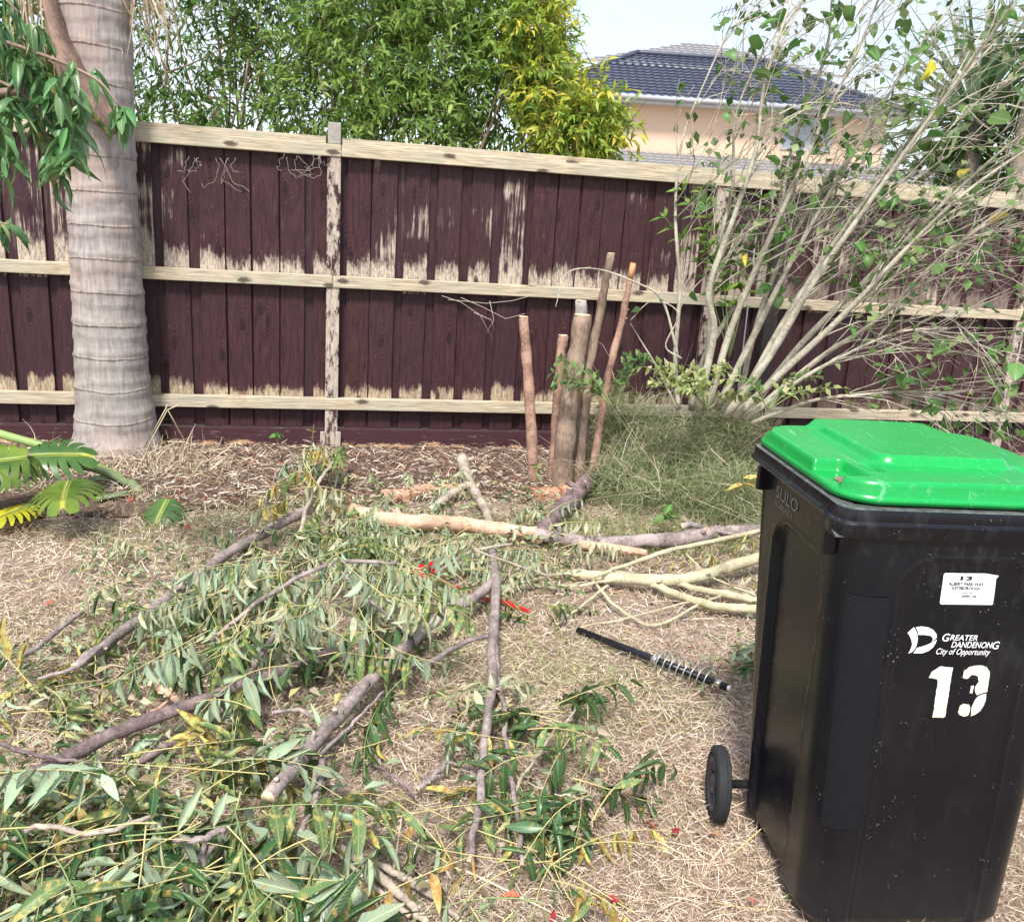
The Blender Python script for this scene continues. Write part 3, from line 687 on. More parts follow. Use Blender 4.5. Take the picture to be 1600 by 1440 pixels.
# rim
def loft(name, loops, mat, par, closed_top=False, smooth=True):
    m = MB(); n = len(loops[0]); V = [p for l_ in loops for p in l_]
    m.add(V, [(j * n + k, j * n + (k + 1) % n, (j + 1) * n + (k + 1) % n, (j + 1) * n + k) for j in range(len(loops) - 1) for k in range(n)])
    if closed_top: m.f.append(tuple((len(loops) - 1) * n + k for k in range(n))); m.m.append(0)
    o_ = m.build(name, mat, par, smooth); return o_
def rim_loops():
    P = rrect(.300, .020, .570, .045, .05, 60, 10, 40, 40); out = []
    def zb(y): return .929 + .026 * sstep(.075, .10, y)
    prof = [(-.030, 'b', .004), (-.030, 'b', 0), (-.003, 'b', 0), (0, 'b', .004), (0, 'm', -.003), (-.0035, 'm', .0005), (-.0065, 'm', .003), (-.0065, 't', -.006), (-.0085, 't', -.0015), (-.013, 't', 0), (-.045, 't', -.001), (-.052, 't', -.004), (-.054, 't', -.06)]
    for o_, kd, dz in prof:
        L = []
        for (x, y, nx, ny) in P:
            b = zb(y); m_ = .961 if y < .09 else b + .010 + (.006 if y < .1 else 0); z = {'b': b, 'm': m_, 't': .990}[kd] + dz
            L.append((x + nx * o_, y + ny * o_, z))
        out.append(L)
    return out
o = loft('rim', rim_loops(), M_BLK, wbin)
mo = o.modifiers.new('split', 'EDGE_SPLIT'); mo.split_angle = R(40)
for sx in (-1, 1):
    for (ya, yb_, za) in ((.082, .100, .872), (.470, .486, .890)):
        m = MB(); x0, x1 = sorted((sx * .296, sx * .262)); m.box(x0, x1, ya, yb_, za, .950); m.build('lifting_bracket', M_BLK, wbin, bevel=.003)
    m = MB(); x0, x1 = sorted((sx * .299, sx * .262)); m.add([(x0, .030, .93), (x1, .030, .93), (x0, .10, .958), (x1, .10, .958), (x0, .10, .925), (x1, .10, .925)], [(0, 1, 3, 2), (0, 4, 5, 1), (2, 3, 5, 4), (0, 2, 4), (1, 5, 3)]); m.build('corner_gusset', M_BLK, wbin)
# rear handle and hinge
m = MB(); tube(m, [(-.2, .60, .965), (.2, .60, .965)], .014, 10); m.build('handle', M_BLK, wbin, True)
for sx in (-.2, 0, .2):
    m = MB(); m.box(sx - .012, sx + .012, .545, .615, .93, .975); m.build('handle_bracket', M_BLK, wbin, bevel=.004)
# axle and wheels
AY, AZ = .408, .100
m = MB(); tube(m, [(-.315, AY, AZ), (.315, AY, AZ)], .0115, 12); m.build('axle', plain('dark_steel', (.03, .03, .035), .35, .5, metal=.6), wbin, True)
M_TYRE = plain('dusty_rubber', (.022, .023, .026), .75, .3, .5, 120, .5); M_HUB = plain('dark_grey_hub_plastic', (.035, .036, .045), .4, .5, .3, 20)
def ring(profile, seg=48):                 # profile (x, r) revolved round the x axis
    m = MB(); n = len(profile); V = []
    for k in range(seg):
        a = 2 * math.pi * k / seg; V += [(x, r * math.cos(a), r * math.sin(a)) for x, r in profile]
    m.add(V, [(k * n + i, ((k + 1) % seg) * n + i, ((k + 1) % seg) * n + i + 1, k * n + i + 1) for k in range(seg) for i in range(n - 1)]); return m
for sx in (-1, 1):
    w = bpy.data.objects.new('wheel', None); w.location = (sx * .312, AY, AZ); w.rotation_euler = (0, 0, R(-9) if sx < 0 else math.pi); link(w, wbin)
    ring([(.018, .066), (.020, .078), (.018, .088), (.015, .095), (.012, .0975), (.009, .0955), (.006, .0985), (0, .0995), (-.006, .0985), (-.009, .0955), (-.012, .0975), (-.015, .095), (-.018, .088), (-.020, .078), (-.0175, .076), (-.0195, .073), (-.018, .066)]).build('tyre', M_TYRE, w, True)
    ring([(-.018, .066), (-.016, .061), (-.010, .057), (-.004, .050), (-.004, .026), (-.016, .023), (-.017, .012), (-.012, .006), (-.011, .0001)]).build('hub', M_HUB, w, True)
    ring([(.018, .066), (.010, .055), (.004, .040), (.012, .02), (.012, .012)]).build('hub_back', M_HUB, w, True)
    for k in range(6):
        a = k * math.pi / 3; m = MB(); u = np.array([0, math.cos(a), math.sin(a)]); v = np.array([0, -math.sin(a), math.cos(a)])
        V = [np.array([x, 0, 0]) + u * r + v * s for x in (-.011, -.0035) for r, s in ((.024, -.003), (.052, -.003), (.052, .003), (.024, .003))]
        m.add(V, [(0, 1, 2, 3), (7, 6, 5, 4), (0, 4, 5, 1), (1, 5, 6, 2), (2, 6, 7, 3), (3, 7, 4, 0)]); m.build('spoke', M_HUB, w)
# lid
def lid_h(x, y):
    s = sdr(x, y, 0, .375, .150, .185, .035)
    pl = .019 * (1 - sstep(-.004, .016, s)); e = sdr(x, y, 0, .3, .282, .255, .08)
    h = 1.037 + pl + .006 * (1 - (x / .29) ** 2) - .016 * sstep(-.014, 0, e) ** 2
    for sx in (-1, 1):
        p = sdr(x * sx, y, .262, .165, .050, .062, .014); k = 1 - sstep(-.005, .004, p); h = h * (1 - k) + 1.0125 * k
        t_ = sdr(x * sx, y, .176, .178, .012, .045, .006) ; k = (1 - sstep(-.003, .003, t_)) * sstep(.23, .14, y) if False else (1 - sstep(-.003, .003, t_)) * (1 - sstep(.16, .22, y)); h -= .020 * k
    return h
lo = []; P = rrect(.282, .046, .557, .085, .045, 70, 22, 90, 40)
lo.append([(x - nx * .006, y - ny * .006, .996) for x, y, nx, ny in P]); lo.append([(x, y, .994) for x, y, nx, ny in P])
lo.append([(x, y, 1.006) for x, y, nx, ny in P]); lo.append([(x - nx * .003, y - ny * .003, 1.008) for x, y, nx, ny in P])
def etop(x, y, nx, ny): return lid_h(x - nx * .012, y - ny * .012)
lo.append([(x - nx * .004, y - ny * .004, 1.010) for x, y, nx, ny in P])
lo.append([(x - nx * .006, y - ny * .006, max(1.0105, etop(x, y, nx, ny) - .012)) for x, y, nx, ny in P])
cx0, cy0 = 0, .3
for j in range(78):
    s = 1 - j / 78; L = []
    for x, y, nx, ny in P:
        xi, yi = x - nx * .008, y - ny * .008; X, Y = cx0 + (xi - cx0) * s, cy0 + (yi - cy0) * s; L.append((X, Y, lid_h(X, Y)))
    lo.append(L)
lid = loft('lid', lo, M_GRN, wbin, True)
m = MB()
for sx in (-.16, .16): m.box(sx - .03, sx + .03, .552, .600, .985, 1.012)
m.build('lid_hinge', M_GRN, lid, bevel=.005)
M_DIRT = plain('brown_grit', (.22, .17, .12), .95, .1, .5, 90, .8)
m = MB()
for i in range(170):
    u, v = random.gauss(0, .33), random.gauss(0, .33); c_ = np.array([-.245 + .020 * u + .006 * v, .150 + .030 * v, 1.0135]); r_ = random.uniform(.0012, .0035); a_ = random.uniform(0, 6.28)
    m.add([c_ + [r_ * math.cos(a_ + k * 1.57) * (1.7 if k % 2 else 1), r_ * math.sin(a_ + k * 1.57), random.uniform(0, .0012)] for k in range(4)], [(0, 1, 2, 3)])
m.build('dirt', M_DIRT, lid)
# ---- prints on the front panel
M_WHITE = plain('white_print', (.80, .80, .78), .5, .3, .05, 60); M_CREAM = NT('brushed_cream_paint', .7, .2); _g = M_CREAM.noise(40, M_CREAM.map((.5, 1, 4)), 6, .7)
M_CREAM.col(M_CREAM.mix(M_CREAM.ramp(_g, [(.35, 0), (.6, 1)]), (.62, .55, .42), (.82, .78, .66))); M_CREAM = M_CREAM.m
M_STICK = plain('white_sticker', (.82, .82, .88), .45, .35, .03, 20); M_INK = plain('black_ink', (.02, .02, .02), .6, .2)
M_MOULD = plain('moulded_grey_letters', (.16, .155, .15), .5, .4, .3, 60)
def yfp(z, lift): return byf(z) + .006 - lift
def crop(u, v): return LF(1380 + u / 5.141, 860 + v / 5.141)
def front_poly(name, polys, mat, lift, par=wbin, jit=0.0, sub=0):
    m = MB()
    for pl in polys:
        Q = [crop(*q) for q in pl]
        if jit:
            out = []
            for i, a in enumerate(Q):
                b = Q[(i + 1) % len(Q)]; n_ = max(1, int(math.hypot(b[0] - a[0], b[1] - a[1]) / .004))
                out += [(a[0] + (b[0] - a[0]) * k / n_ + random.uniform(-jit, jit), a[1] + (b[1] - a[1]) * k / n_ + random.uniform(-jit, jit)) for k in range(n_)]
            Q = out
        m.add([(x, yfp(z, lift), z) for x, z in Q], [tuple(range(len(Q)))])
    return m.build(name, mat, par)
def text_mesh(s, shear=0, bold=0, spacing=1.0):
    c = bpy.data.curves.new('lettering', 'FONT'); c.body = s; c.size = 1; c.shear = shear; c.offset = bold; c.space_character = spacing; c.resolution_u = 4
    o_ = bpy.data.objects.new('lettering', c); C.objects.link(o_); dg = bpy.context.evaluated_depsgraph_get(); dg.update()
    me = bpy.data.meshes.new_from_object(o_.evaluated_get(dg)); bpy.data.objects.remove(o_); bpy.data.curves.remove(c)
    v = np.array([tuple(q.co)[:2] for q in me.vertices]); f = [tuple(p.vertices) for p in me.polygons]; bpy.data.meshes.remove(me)
    lo_, hi_ = v.min(0), v.max(0); v = (v - lo_) / (hi_ - lo_); return v, f
def front_text(name, s, x0, x1, yt, yb, mat, lift, par=wbin, **k):
    v, f = text_mesh(s, **k); ym = (yt + yb) / 2; xm = (x0 + x1) / 2
    a, b = crop(x0, ym), crop(x1, ym); c_, d_ = crop(xm, yt), crop(xm, yb); wl_ = b[0] - a[0]; hl_ = c_[1] - d_[1]; X0, Z0 = a[0], d_[1]
    m = MB(); m.add([(X0 + p[0] * wl_, yfp(Z0 + p[1] * hl_, lift), Z0 + p[1] * hl_) for p in v], f); return m.build(name, mat, par)
front_poly('painted_number', [[(400, 985), (440, 960), (475, 940), (575, 950), (562, 1010), (548, 1080), (535, 1160), (520, 1240), (500, 1335), (480, 1342), (397, 1340), (405, 1310), (418, 1240), (430, 1160), (440, 1110), (450, 1065), (445, 1045), (415, 1035), (378, 1030), (388, 1010)]], M_CREAM, .0012, jit=.0006)
front_poly('painted_number', [
    [(652, 1020), (660, 980), (700, 950), (745, 935), (800, 932), (845, 945), (868, 980), (868, 1020), (855, 1080), (845, 1140), (800, 1150), (765, 1170), (750, 1150), (745, 1110), (760, 1085), (778, 1060), (775, 1020), (755, 1010), (720, 1010), (690, 1040), (655, 1035)],
    [(838, 1152), (832, 1200), (815, 1250), (780, 1295), (735, 1320), (705, 1332), (712, 1290), (718, 1250), (740, 1215), (760, 1182), (800, 1162)],
    [(605, 1300), (620, 1250), (650, 1235), (695, 1240), (705, 1262), (698, 1300), (685, 1325), (650, 1335), (615, 1320)], [(715, 1095), (740, 1090), (735, 1115), (722, 1155), (703, 1150)]], M_CREAM, .0012, jit=.0006)
front_poly('council_logo', [
    [(268, 632), (215, 678), (232, 700), (246, 735), (250, 770), (236, 808), (216, 840), (245, 830), (262, 815), (280, 790), (292, 755), (298, 715), (292, 675), (280, 650)],
    [(283, 633), (330, 626), (385, 634), (425, 655), (448, 685), (452, 712), (430, 735), (405, 752), (418, 735), (418, 718), (400, 700), (350, 693), (303, 693), (297, 660)],
    [(452, 730), (440, 760), (415, 795), (380, 820), (330, 838), (258, 838), (275, 815), (288, 795), (330, 785), (380, 768), (420, 748)]], M_WHITE, .0012)
K = dict(shear=.18, bold=.012)
front_text('lettering', 'G', 497, 556, 683, 745, M_WHITE, .0012, **K); front_text('lettering', 'REATER', 560, 782, 694, 738, M_WHITE, .0012, **K)
front_text('lettering', 'DANDENON', 568, 898, 748, 796, M_WHITE, .0012, **K); front_text('lettering', 'G', 898, 955, 745, 806, M_WHITE, .0012, **K)
front_text('lettering', 'City of Opportunity', 442, 880, 802, 864, M_WHITE, .0012, shear=.3, bold=.006)
st = front_poly('sticker', [[(535, 204), (860, 208), (968, 226), (945, 250), (925, 380), (912, 448), (903, 457), (492, 452), (483, 440), (522, 215)]], M_STICK, .0012)
front_text('lettering', '13', 655, 752, 228, 262, M_INK, .0018, st, bold=.045)
front_text('lettering', 'ALBERT PARK WAY', 557, 847, 278, 305, M_INK, .0018, st, shear=.05, bold=.028)
front_text('lettering', 'KEYSBOROUGH', 585, 814, 311, 337, M_INK, .0018, st, shear=.05, bold=.028)
front_text('lettering', 'Deliver Bin', 658, 752, 355, 369, M_INK, .0018, st); front_text('lettering', 'GREEN 240', 653, 780, 377, 397, M_INK, .0018, st, bold=.025)
front_text('lettering', 'City of Greater Dandenong', 640, 806, 207, 218, M_INK, .0018, st)
# maker's mark on the left side (moulded, faces -x)
def side_text(s, y0, y1, z0, z1, **k):     # y0 = left end as seen (farther back)
    v, f = text_mesh(s, **k); m = MB()
    m.add([(-bw(z0) - .002, y0 + (y1 - y0) * p[0], z0 + (z1 - z0) * p[1]) for p in v], f); m.build('moulded_lettering', M_MOULD, wbin)
side_text('SULO', .405, .275, .895, .925, bold=.01); side_text('ROBUSTY', .405, .295, .874, .888)

# ------------------------------------------------------------------ strands: dry grass, mulch, fibres
def strands(P, Dr, L, Wd, col, bend=.5, segs=2, grav=-.6):
    """ribbons that start at P, run along Dr and bend; returns V, F(quads/tris as quads) , C"""
    n = len(P); Dr = Dr / (np.linalg.norm(Dr, axis=1, keepdims=True) + 1e-9); L = np.asarray(L)[:, None]; Wd = np.asarray(Wd)[:, None]
    B = rdir(n) * bend + [0, 0, grav * bend]; S = np.cross(Dr, rdir(n)); S /= np.linalg.norm(S, axis=1, keepdims=True) + 1e-9
    rows = []
    for k in range(segs + 1):
        u = k / segs; c = P + Dr * L * u + B * L * u * u; w = Wd * .5 * (1 - .75 * u ** 1.5); rows += [c - S * w, c + S * w]
    V = np.stack(rows, 1).reshape(-1, 3); m = 2 * (segs + 1); b = np.arange(n)[:, None] * m
    F = np.concatenate([b + [2 * k, 2 * k + 1, 2 * k + 3, 2 * k + 2] for k in range(segs)], 0)
    return V, F, np.repeat(col, m, 0)
def pick(cols, n, p=None):
    cols = np.array(cols); k = np.random.choice(len(cols), n, p=p); return cols[k] * rs(n, .75, 1.2)[:, None]
np.random.seed(41); random.seed(41)
E0, E1 = G(250, 805), G(930, 770)
def bed(x, y): return y > E0[1] + (E1[1] - E0[1]) * (x - E0[0]) / (E1[0] - E0[0])
STRAW = [(.71, .585, .45), (.59, .46, .345), (.82, .715, .59), (.41, .275, .19), (.22, .145, .105), (.36, .36, .19), (.57, .395, .29)]
SP = [.27, .23, .16, .14, .09, .04, .07]
def lawn_patch(n, x0, x1, y0, y1, L, w, flat):
    P = np.stack([rs(n, x0, x1), rs(n, y0, y1), np.zeros(n)], 1)
    half = .66 * P[:, 1] + .9
    k = (np.abs(P[:, 0]) < half) & ~bed(P[:, 0] + np.random.normal(0, .12, n), P[:, 1] + np.random.normal(0, .12, n))
    lx = (P[:, 0] - BO[0]) * bx_[0] + (P[:, 1] - BO[1]) * bx_[1]; ly = (P[:, 0] - BO[0]) * by_[0] + (P[:, 1] - BO[1]) * by_[1]
    k &= ~((np.abs(lx) < .235) & (ly > 0.0) & (ly < .41))
    cl = np.sin(P[:, 0] * 7.3 + np.sin(P[:, 1] * 5.1) * 2) * np.sin(P[:, 1] * 8.7 + 1.3 * np.sin(P[:, 0] * 4.3))
    k &= rs(n, 0, 1) < (.72 + .28 * cl)
    P = P[k]; cl = cl[k]; n = len(P); P[:, 2] = rs(n, 0, .012) + .006
    az = rs(n, 0, 2 * np.pi); el = np.abs(np.random.normal(flat, .35, n)).clip(0, 1.3)
    Dr = np.stack([np.cos(az) * np.cos(el), np.sin(az) * np.cos(el), np.sin(el)], 1)
    c = pick(STRAW, n, SP); gr = (np.sin(P[:, 0] * 2.1 + 1) * np.sin(P[:, 1] * 2.9) > .55) & (rs(n, 0, 1) < .25); c[gr] = c[gr] * [.55, .75, .42]; c = c * (1 + .14 * np.sin(P[:, 0] * 3.1 + 2 * np.sin(P[:, 1] * 1.9)) * np.sin(P[:, 1] * 3.7 + 1))[:, None]
    return strands(P, Dr, rs(n, .6, 1.4) * L, rs(n, .7, 1.3) * w, c, .7, 2)
parts_ = [lawn_patch(150000, -1.9, 2.2, 1.0, 2.1, .036, .0017, .33), lawn_patch(125000, -2.7, 2.8, 2.1, 3.2, .040, .0024, .38), lawn_patch(92000, -3.5, 4.2, 3.2, 5.4, .050, .0036, .45)]
def join(parts):
    Vs, Fs, Cs, b = [], [], [], 0
    for V, F, Cc in parts: Vs.append(V); Fs.append(F + b); Cs.append(Cc); b += len(V)
    return np.concatenate(Vs), np.concatenate(Fs), np.concatenate(Cs)
def stuff(name, parts, mat, label, par=None, off=None):
    V, F, Cc = join(parts)
    if off is not None: V = V - off
    o = bpy.data.objects.new(name, np_mesh(name, V, F, mat, Cc)); link(o, par)
    return tag(o, label if par is None else None, kind='stuff')
stuff('dry_grass', parts_, M_STRAW, 'dry tangled straw coloured grass covering the lawn')
# green blades left in the lawn, mostly near the fern and among the branches
def tufts(n, cx, cy, sx, sy, L, w, cols, el=.9):
    P = np.stack([np.random.normal(cx, sx, n), np.random.normal(cy, sy, n), np.full(n, .005)], 1); az = rs(n, 0, 6.28); e = np.random.normal(el, .3, n)
    Dr = np.stack([np.cos(az) * np.cos(e), np.sin(az) * np.cos(e), np.sin(e)], 1); return strands(P, Dr, rs(n, .6, 1.4) * L, np.full(n, w), pick(cols, n), .6, 3)
GR = [(.13, .20, .05), (.20, .27, .09), (.30, .32, .14), (.45, .40, .24)]
tf = []
for (px, py, n, s) in [(350, 815, 500, .22), (480, 790, 450, .2), (640, 860, 500, .25), (900, 830, 1300, .16), (1020, 850, 1300, .2), (1110, 850, 600, .15), (150, 850, 350, .2), (1290, 720, 600, .3), (960, 760, 500, .12), (820, 870, 400, .2), (560, 830, 500, .25), (930, 1060, 110, .1), (860, 1060, 90, .08), (1500, 700, 500, .5), (60, 990, 120, .15)]:
    c = G(px, py); tf.append(tufts(n, c[0], c[1], s, s * .7, .075, .003, GR))
stuff('grass_tufts', tf, M_TUFT, 'sparse green grass tufts coming up through the dry lawn')
# mulch in the bed along the fence
n = 46000; P = np.stack([rs(n, -4, 5.5), rs(n, 4.2, 6.3), rs(n, .025, .065)], 1)
fd = (P - FB) @ fn
k = bed(P[:, 0] + np.random.normal(0, .06, n), P[:, 1] + .05 + np.random.normal(0, .10, n)) & (fd < -.03); P = P[k]; n = len(P); az = rs(n, 0, 6.28); e = rs(n, -.15, .5)
Dr = np.stack([np.cos(az) * np.cos(e), np.sin(az) * np.cos(e), np.sin(e)], 1)
MU = [(.13, .08, .07), (.24, .15, .12), (.38, .27, .21), (.60, .50, .40), (.09, .06, .06), (.70, .61, .50), (.62, .5, .38), (.32, .14, .09)]
a1 = strands(P, Dr, rs(n, .02, .075), rs(n, .003, .009), pick(MU, n), .4, 2)
stuff('mulch_litter', [a1], M_LITTER, 'brown mulch of twigs and dead leaves along the foot of the fence')
mb = MB(); q = [(-4, E0[1] + (E1[1] - E0[1]) * (-4 - E0[0]) / (E1[0] - E0[0])), (5.6, E0[1] + (E1[1] - E0[1]) * (5.6 - E0[0]) / (E1[0] - E0[0]))]
nn = 60; V = []
for i in range(nn + 1):
    x = -4 + 9.6 * i / nn; y0 = q[0][1] + (q[1][1] - q[0][1]) * i / nn + .05 * math.sin(i * 1.7); yf = float(FB[1] + (x - FB[0]) * math.tan(FA) + .2)
    for j in range(9): y = y0 + (yf - y0) * j / 8; V.append((x, y, .014 + .02 * min(1, j / 2) + .012 * mnoise.noise(Vector((x * 4, y * 4, 0)))))
mb.add(V, [(i * 9 + j, i * 9 + 9 + j, i * 9 + 10 + j, i * 9 + 1 + j) for i in range(nn) for j in range(8)])
tag(mb.build('garden_bed', M_SOIL, smooth=True), 'dark soil bed along the fence', kind='structure')

# ------------------------------------------------------------------ small leaf meshes, one set per look
LEAFM = {
    'fresh': leaf_mat('glossy_green_leaflet', (.045, .105, .036), rough=.33, spec=.5, spots=.15, vein=(.16, .24, .08)),
    'mid': leaf_mat('mid_green_leaflet', (.115, .19, .065), rough=.45, spots=.35, spotc=(.45, .38, .12), vein=(.25, .32, .13)),
    'under': leaf_mat('pale_underside_leaflet', (.31, .40, .27), rough=.75, spec=.2, vein=(.50, .52, .30), spots=.1),
    'wilt': leaf_mat('wilted_grey_green_leaflet', (.42, .47, .32), rough=.8, spec=.15, vein=(.52, .52, .36), spots=.45, spotc=(.50, .44, .24)),
    'yellow': leaf_mat('yellowing_leaflet', (.42, .40, .11), rough=.6, spec=.3, vein=(.55, .5, .2), spots=.5, spotc=(.35, .2, .07)),
    'brown': leaf_mat('scorched_orange_leaflet', (.42, .20, .07), rough=.8, spec=.15, vein=(.5, .32, .14), spots=.5, spotc=(.5, .42, .16)),
    'peach': leaf_mat('long_green_leaf', (.09, .20, .065), rough=.35, spec=.5, vein=(.22, .34, .14), trans=.22),
    'hib': leaf_mat('rounded_shrub_leaf', (.11, .22, .055), rough=.4, spec=.4, vein=(.25, .33, .12), trans=.3),
    'hiby': leaf_mat('yellow_shrub_leaf', (.62, .50, .06), rough=.5, vein=(.6, .55, .2), trans=.3),
}
def leaf_shape(kind, k):  # unit length
    rnd = random.Random(k * 13 + 5); nx_ = 7; V = []
    wmax, peak = {'lance': (.29, .42), 'round': (.82, .40), 'long': (.31, .45)}[kind]
    wmax *= rnd.uniform(.85, 1.15); fold = [.15, .45, .8, 1.25, .3, 1.0, 1.4, .6, .2, 1.1][k]; curl = [.15, .45, .7, .3, 1.1, -.25, .9, 1.5, .5, .2][k] * rnd.uniform(.7, 1.2); tw = rnd.uniform(-.9, .9) * (.4 if kind == 'round' else 1); wav = rnd.uniform(.005, .045)
    for i in range(nx_):
        u = i / (nx_ - 1); w = wmax / 2 * (math.sin(math.pi * u ** (.75 if kind != 'round' else .62)) ** (.8 if kind != 'round' else .62)) if 0 < i < nx_ - 1 else .006
        a = curl * u; x = (math.sin(a) / curl if abs(curl) > .01 else u); z = -(1 - math.cos(a)) / curl if abs(curl) > .01 else 0
        for s in (-1, -.5, 0, .5, 1):
            f = fold * abs(s); y = s * w * math.cos(f * .9); zz = z + abs(s) * w * math.sin(f * .9) + wav * math.sin(u * 17 + s * 2) * abs(s)
            c, sn = math.cos(tw * u), math.sin(tw * u); V.append((x, y * c - (zz - z) * sn, z + y * sn + (zz - z) * c))
    m = MB(); m.add(V, [(i * 5 + j, i * 5 + 5 + j, i * 5 + 6 + j, i * 5 + 1 + j) for i in range(nx_ - 1) for j in range(4)]); return m
LM = {}
for mk, shp in (('fresh', 'lance'), ('mid', 'lance'), ('under', 'lance'), ('wilt', 'lance'), ('yellow', 'lance'), ('brown', 'lance'), ('peach', 'long'), ('hib', 'round'), ('hiby', 'round')):
    LM[mk] = [leaf_shape(shp, k).mesh('leaflet_' + shp, LEAFM[mk], True) for k in range(10)]
def leaf_matrix(p, d, n, s):
    d = Vector(d).normalized(); n = Vector(n); y = n.cross(d)
    if y.length < 1e-4: y = Vector((0, 1, 0)).cross(d)
    y.normalize(); z = d.cross(y); m_ = Matrix((d, y, z)).transposed().to_4x4()
    return Matrix.Translation(Vector(p)) @ m_ @ Matrix.Diagonal((s, s, s, 1))
def leaf_obj(name, me, parent, mat_local):
    o = bpy.data.objects.new(name, me); o.parent = parent; o.matrix_local = mat_local; C.objects.link(o); return o
M_RACH = {'y': plain('yellow_leaf_stalk', (.52, .45, .20), .6, .3, .15, 40), 'g': plain('green_leaf_stalk', (.24, .30, .12), .6, .3, .15, 40)}
RM = {}
def rach_mesh(L, kind):
    """leaf stalk along +x, drooping; cached by length step and stalk colour"""
    k = (round(L * 20), kind, random.randint(0, 2)); L = k[0] / 20
    if k not in RM:
        bend = (.5, 1.1, .2)[k[2]]; sway = (.1, -.12, .03)[k[2]]; pts = [(L * u, sway * L * math.sin(u * 3), -bend * L * L * u * u) for u in np.linspace(0, 1, 9)]
        m = MB(); tube(m, pts, lambda t: .0015 * (1 - .7 * t) + .0004, 5, cap=False); RM[k] = (m.mesh('leaf_stalk', M_RACH[kind], True), pts, L)
    return RM[k]
NLEAF = {}
def frond(owner, p, az, tilt, roll, L, pairs, kinds, droop=.3, ls=.11, keep=1.0, stalk='y', open_=1.05):
    """a compound leaf (part) with its leaflets (sub-parts)"""
    me, pts, L = rach_mesh(L, stalk)
    Mf = Matrix.Translation(Vector(p)) @ Matrix.Rotation(az, 4, 'Z') @ Matrix.Rotation(-tilt, 4, 'Y') @ Matrix.Rotation(roll, 4, 'X')
    loc = Vector(owner.location); Rz = Matrix.Rotation(owner.rotation_euler[2], 4, 'Z')
    Ml = (Matrix.Translation(loc) @ Rz).inverted() @ Mf
    fo = leaf_obj('compound_leaf', me, owner, Ml); R3 = Mf.to_3x3(); Ri = R3.inverted(); dn = Ri @ Vector((0, 0, -1)); upn = Ri @ Vector((0, 0, 1))
    main = random.choice(kinds)
    for i in range(pairs + 1):
        u = .22 + .78 * i / pairs; f = u * 8; a = min(int(f), 7); q = Vector(pts[a]).lerp(Vector(pts[a + 1]), f - a); ax = (Vector(pts[a + 1]) - Vector(pts[a])).normalized()
        for s in ((-1, 1) if i < pairs else (0,)):
            if random.random() > keep: continue
            key = owner.name; NLEAF[key] = NLEAF.get(key, 0) + 1
            if NLEAF[key] > 295: continue
            side = Vector((0, s, 0)); an = open_ * random.uniform(.8, 1.15) if s else 0
            d = ax * math.cos(an) + side * math.sin(an); dr = droop * random.uniform(.6, 1.6)
            d = (d * (1 - min(dr, .95)) + dn * dr + Vector((random.gauss(0, .14), random.gauss(0, .14), random.gauss(0, .14)))).normalized()
            nrm = (upn * (1 - min(dr, .9)) + side * (-1 if s else 0) * dr * .9 + Vector((random.gauss(0, .2), random.gauss(0, .2), random.gauss(0, .2))))
            kd = main if random.random() < .78 else random.choice(kinds)
            sc_ = ls * (.62 + .5 * math.sin(math.pi * (u * .8 + .1))) * random.uniform(.85, 1.12)
            leaf_obj('leaflet', random.choice(LM[kd]), fo, leaf_matrix(q, d, nrm, sc_))
    return fo

# ------------------------------------------------------------------ cut branches on the lawn
BK_PURP = bark_mat('purple_grey_bark', (.16, .125, .115), (.36, .29, .27), (.46, .41, .39), 22, (1, 1, 1), .7, .5)
BK_TAN = bark_mat('peeled_tan_bark', (.42, .25, .16), (.62, .42, .30), (.2, .1, .07), 14, dots=.15)
BK_PALE = bark_mat('smooth_pale_bark', (.34, .31, .19), (.48, .43, .29), (.60, .55, .42), 16, dots=.2)
BK_DARK = bark_mat('dark_purple_bark', (.10, .068, .068), (.24, .175, .17), (.4, .36, .34), 22, dots=.6)
BK_GREYS = bark_mat('grey_stick_bark', (.27, .22, .18), (.44, .37, .30), scale=24, dots=.2)
M_CUT = plain('fresh_cut_wood', (.72, .56, .38), .85, .15, .2, 60, .3); M_CUTR = plain('orange_cut_wood', (.60, .30, .14), .85, .15, .25, 60, .3)
BR = []
def limb_mesh(pl, bark, loc, cut=M_CUT, wob=.10, seg=12, n=None, bow=0.0):
    P3 = [G(x, y, h) for x, y, h, r in pl]; r3 = [r * .88 * depth(p) / FPX for p, (x, y, h, r) in zip(P3, pl)]
    n = n or max(10, 5 * len(pl)); pts = spline(P3, n)
    for i, p in enumerate(pts): pts[i] = p + np.array([mnoise.noise(Vector((i * .5, loc[0] * 7, 0))), mnoise.noise(Vector((i * .5, 5, loc[1] * 7))), .4 * mnoise.noise(Vector((i * .6, 9, loc[0])))]) * .009 * (0 if i in (0, n - 1) else 1)
    rad = lambda t: float(np.interp(t, np.linspace(0, 1, len(r3)), r3)) * (1 + .12 * max(0, math.sin(t * 37 + loc[0] * 5)) ** 8)
    m = MB(); tube(m, [p - loc for p in pts], rad, seg, wob, capmi=1)
    if seg > 8:
        for k in range(random.randint(3, 6)):      # stubs of snapped side twigs
            i = random.randint(2, n - 3); d = np.random.normal(size=3); d[2] = abs(d[2]); d /= np.linalg.norm(d); r_ = rad(i / (n - 1)); q = pts[i] - loc
            tube(m, [q, q + d * r_ * 1.5, q + d * (r_ * 1.5 + random.uniform(.004, .02))], lambda u: r_ * .42 * (1 - .35 * u), 7, .2, capmi=1)
    return m, pts
LIFT = 0.0
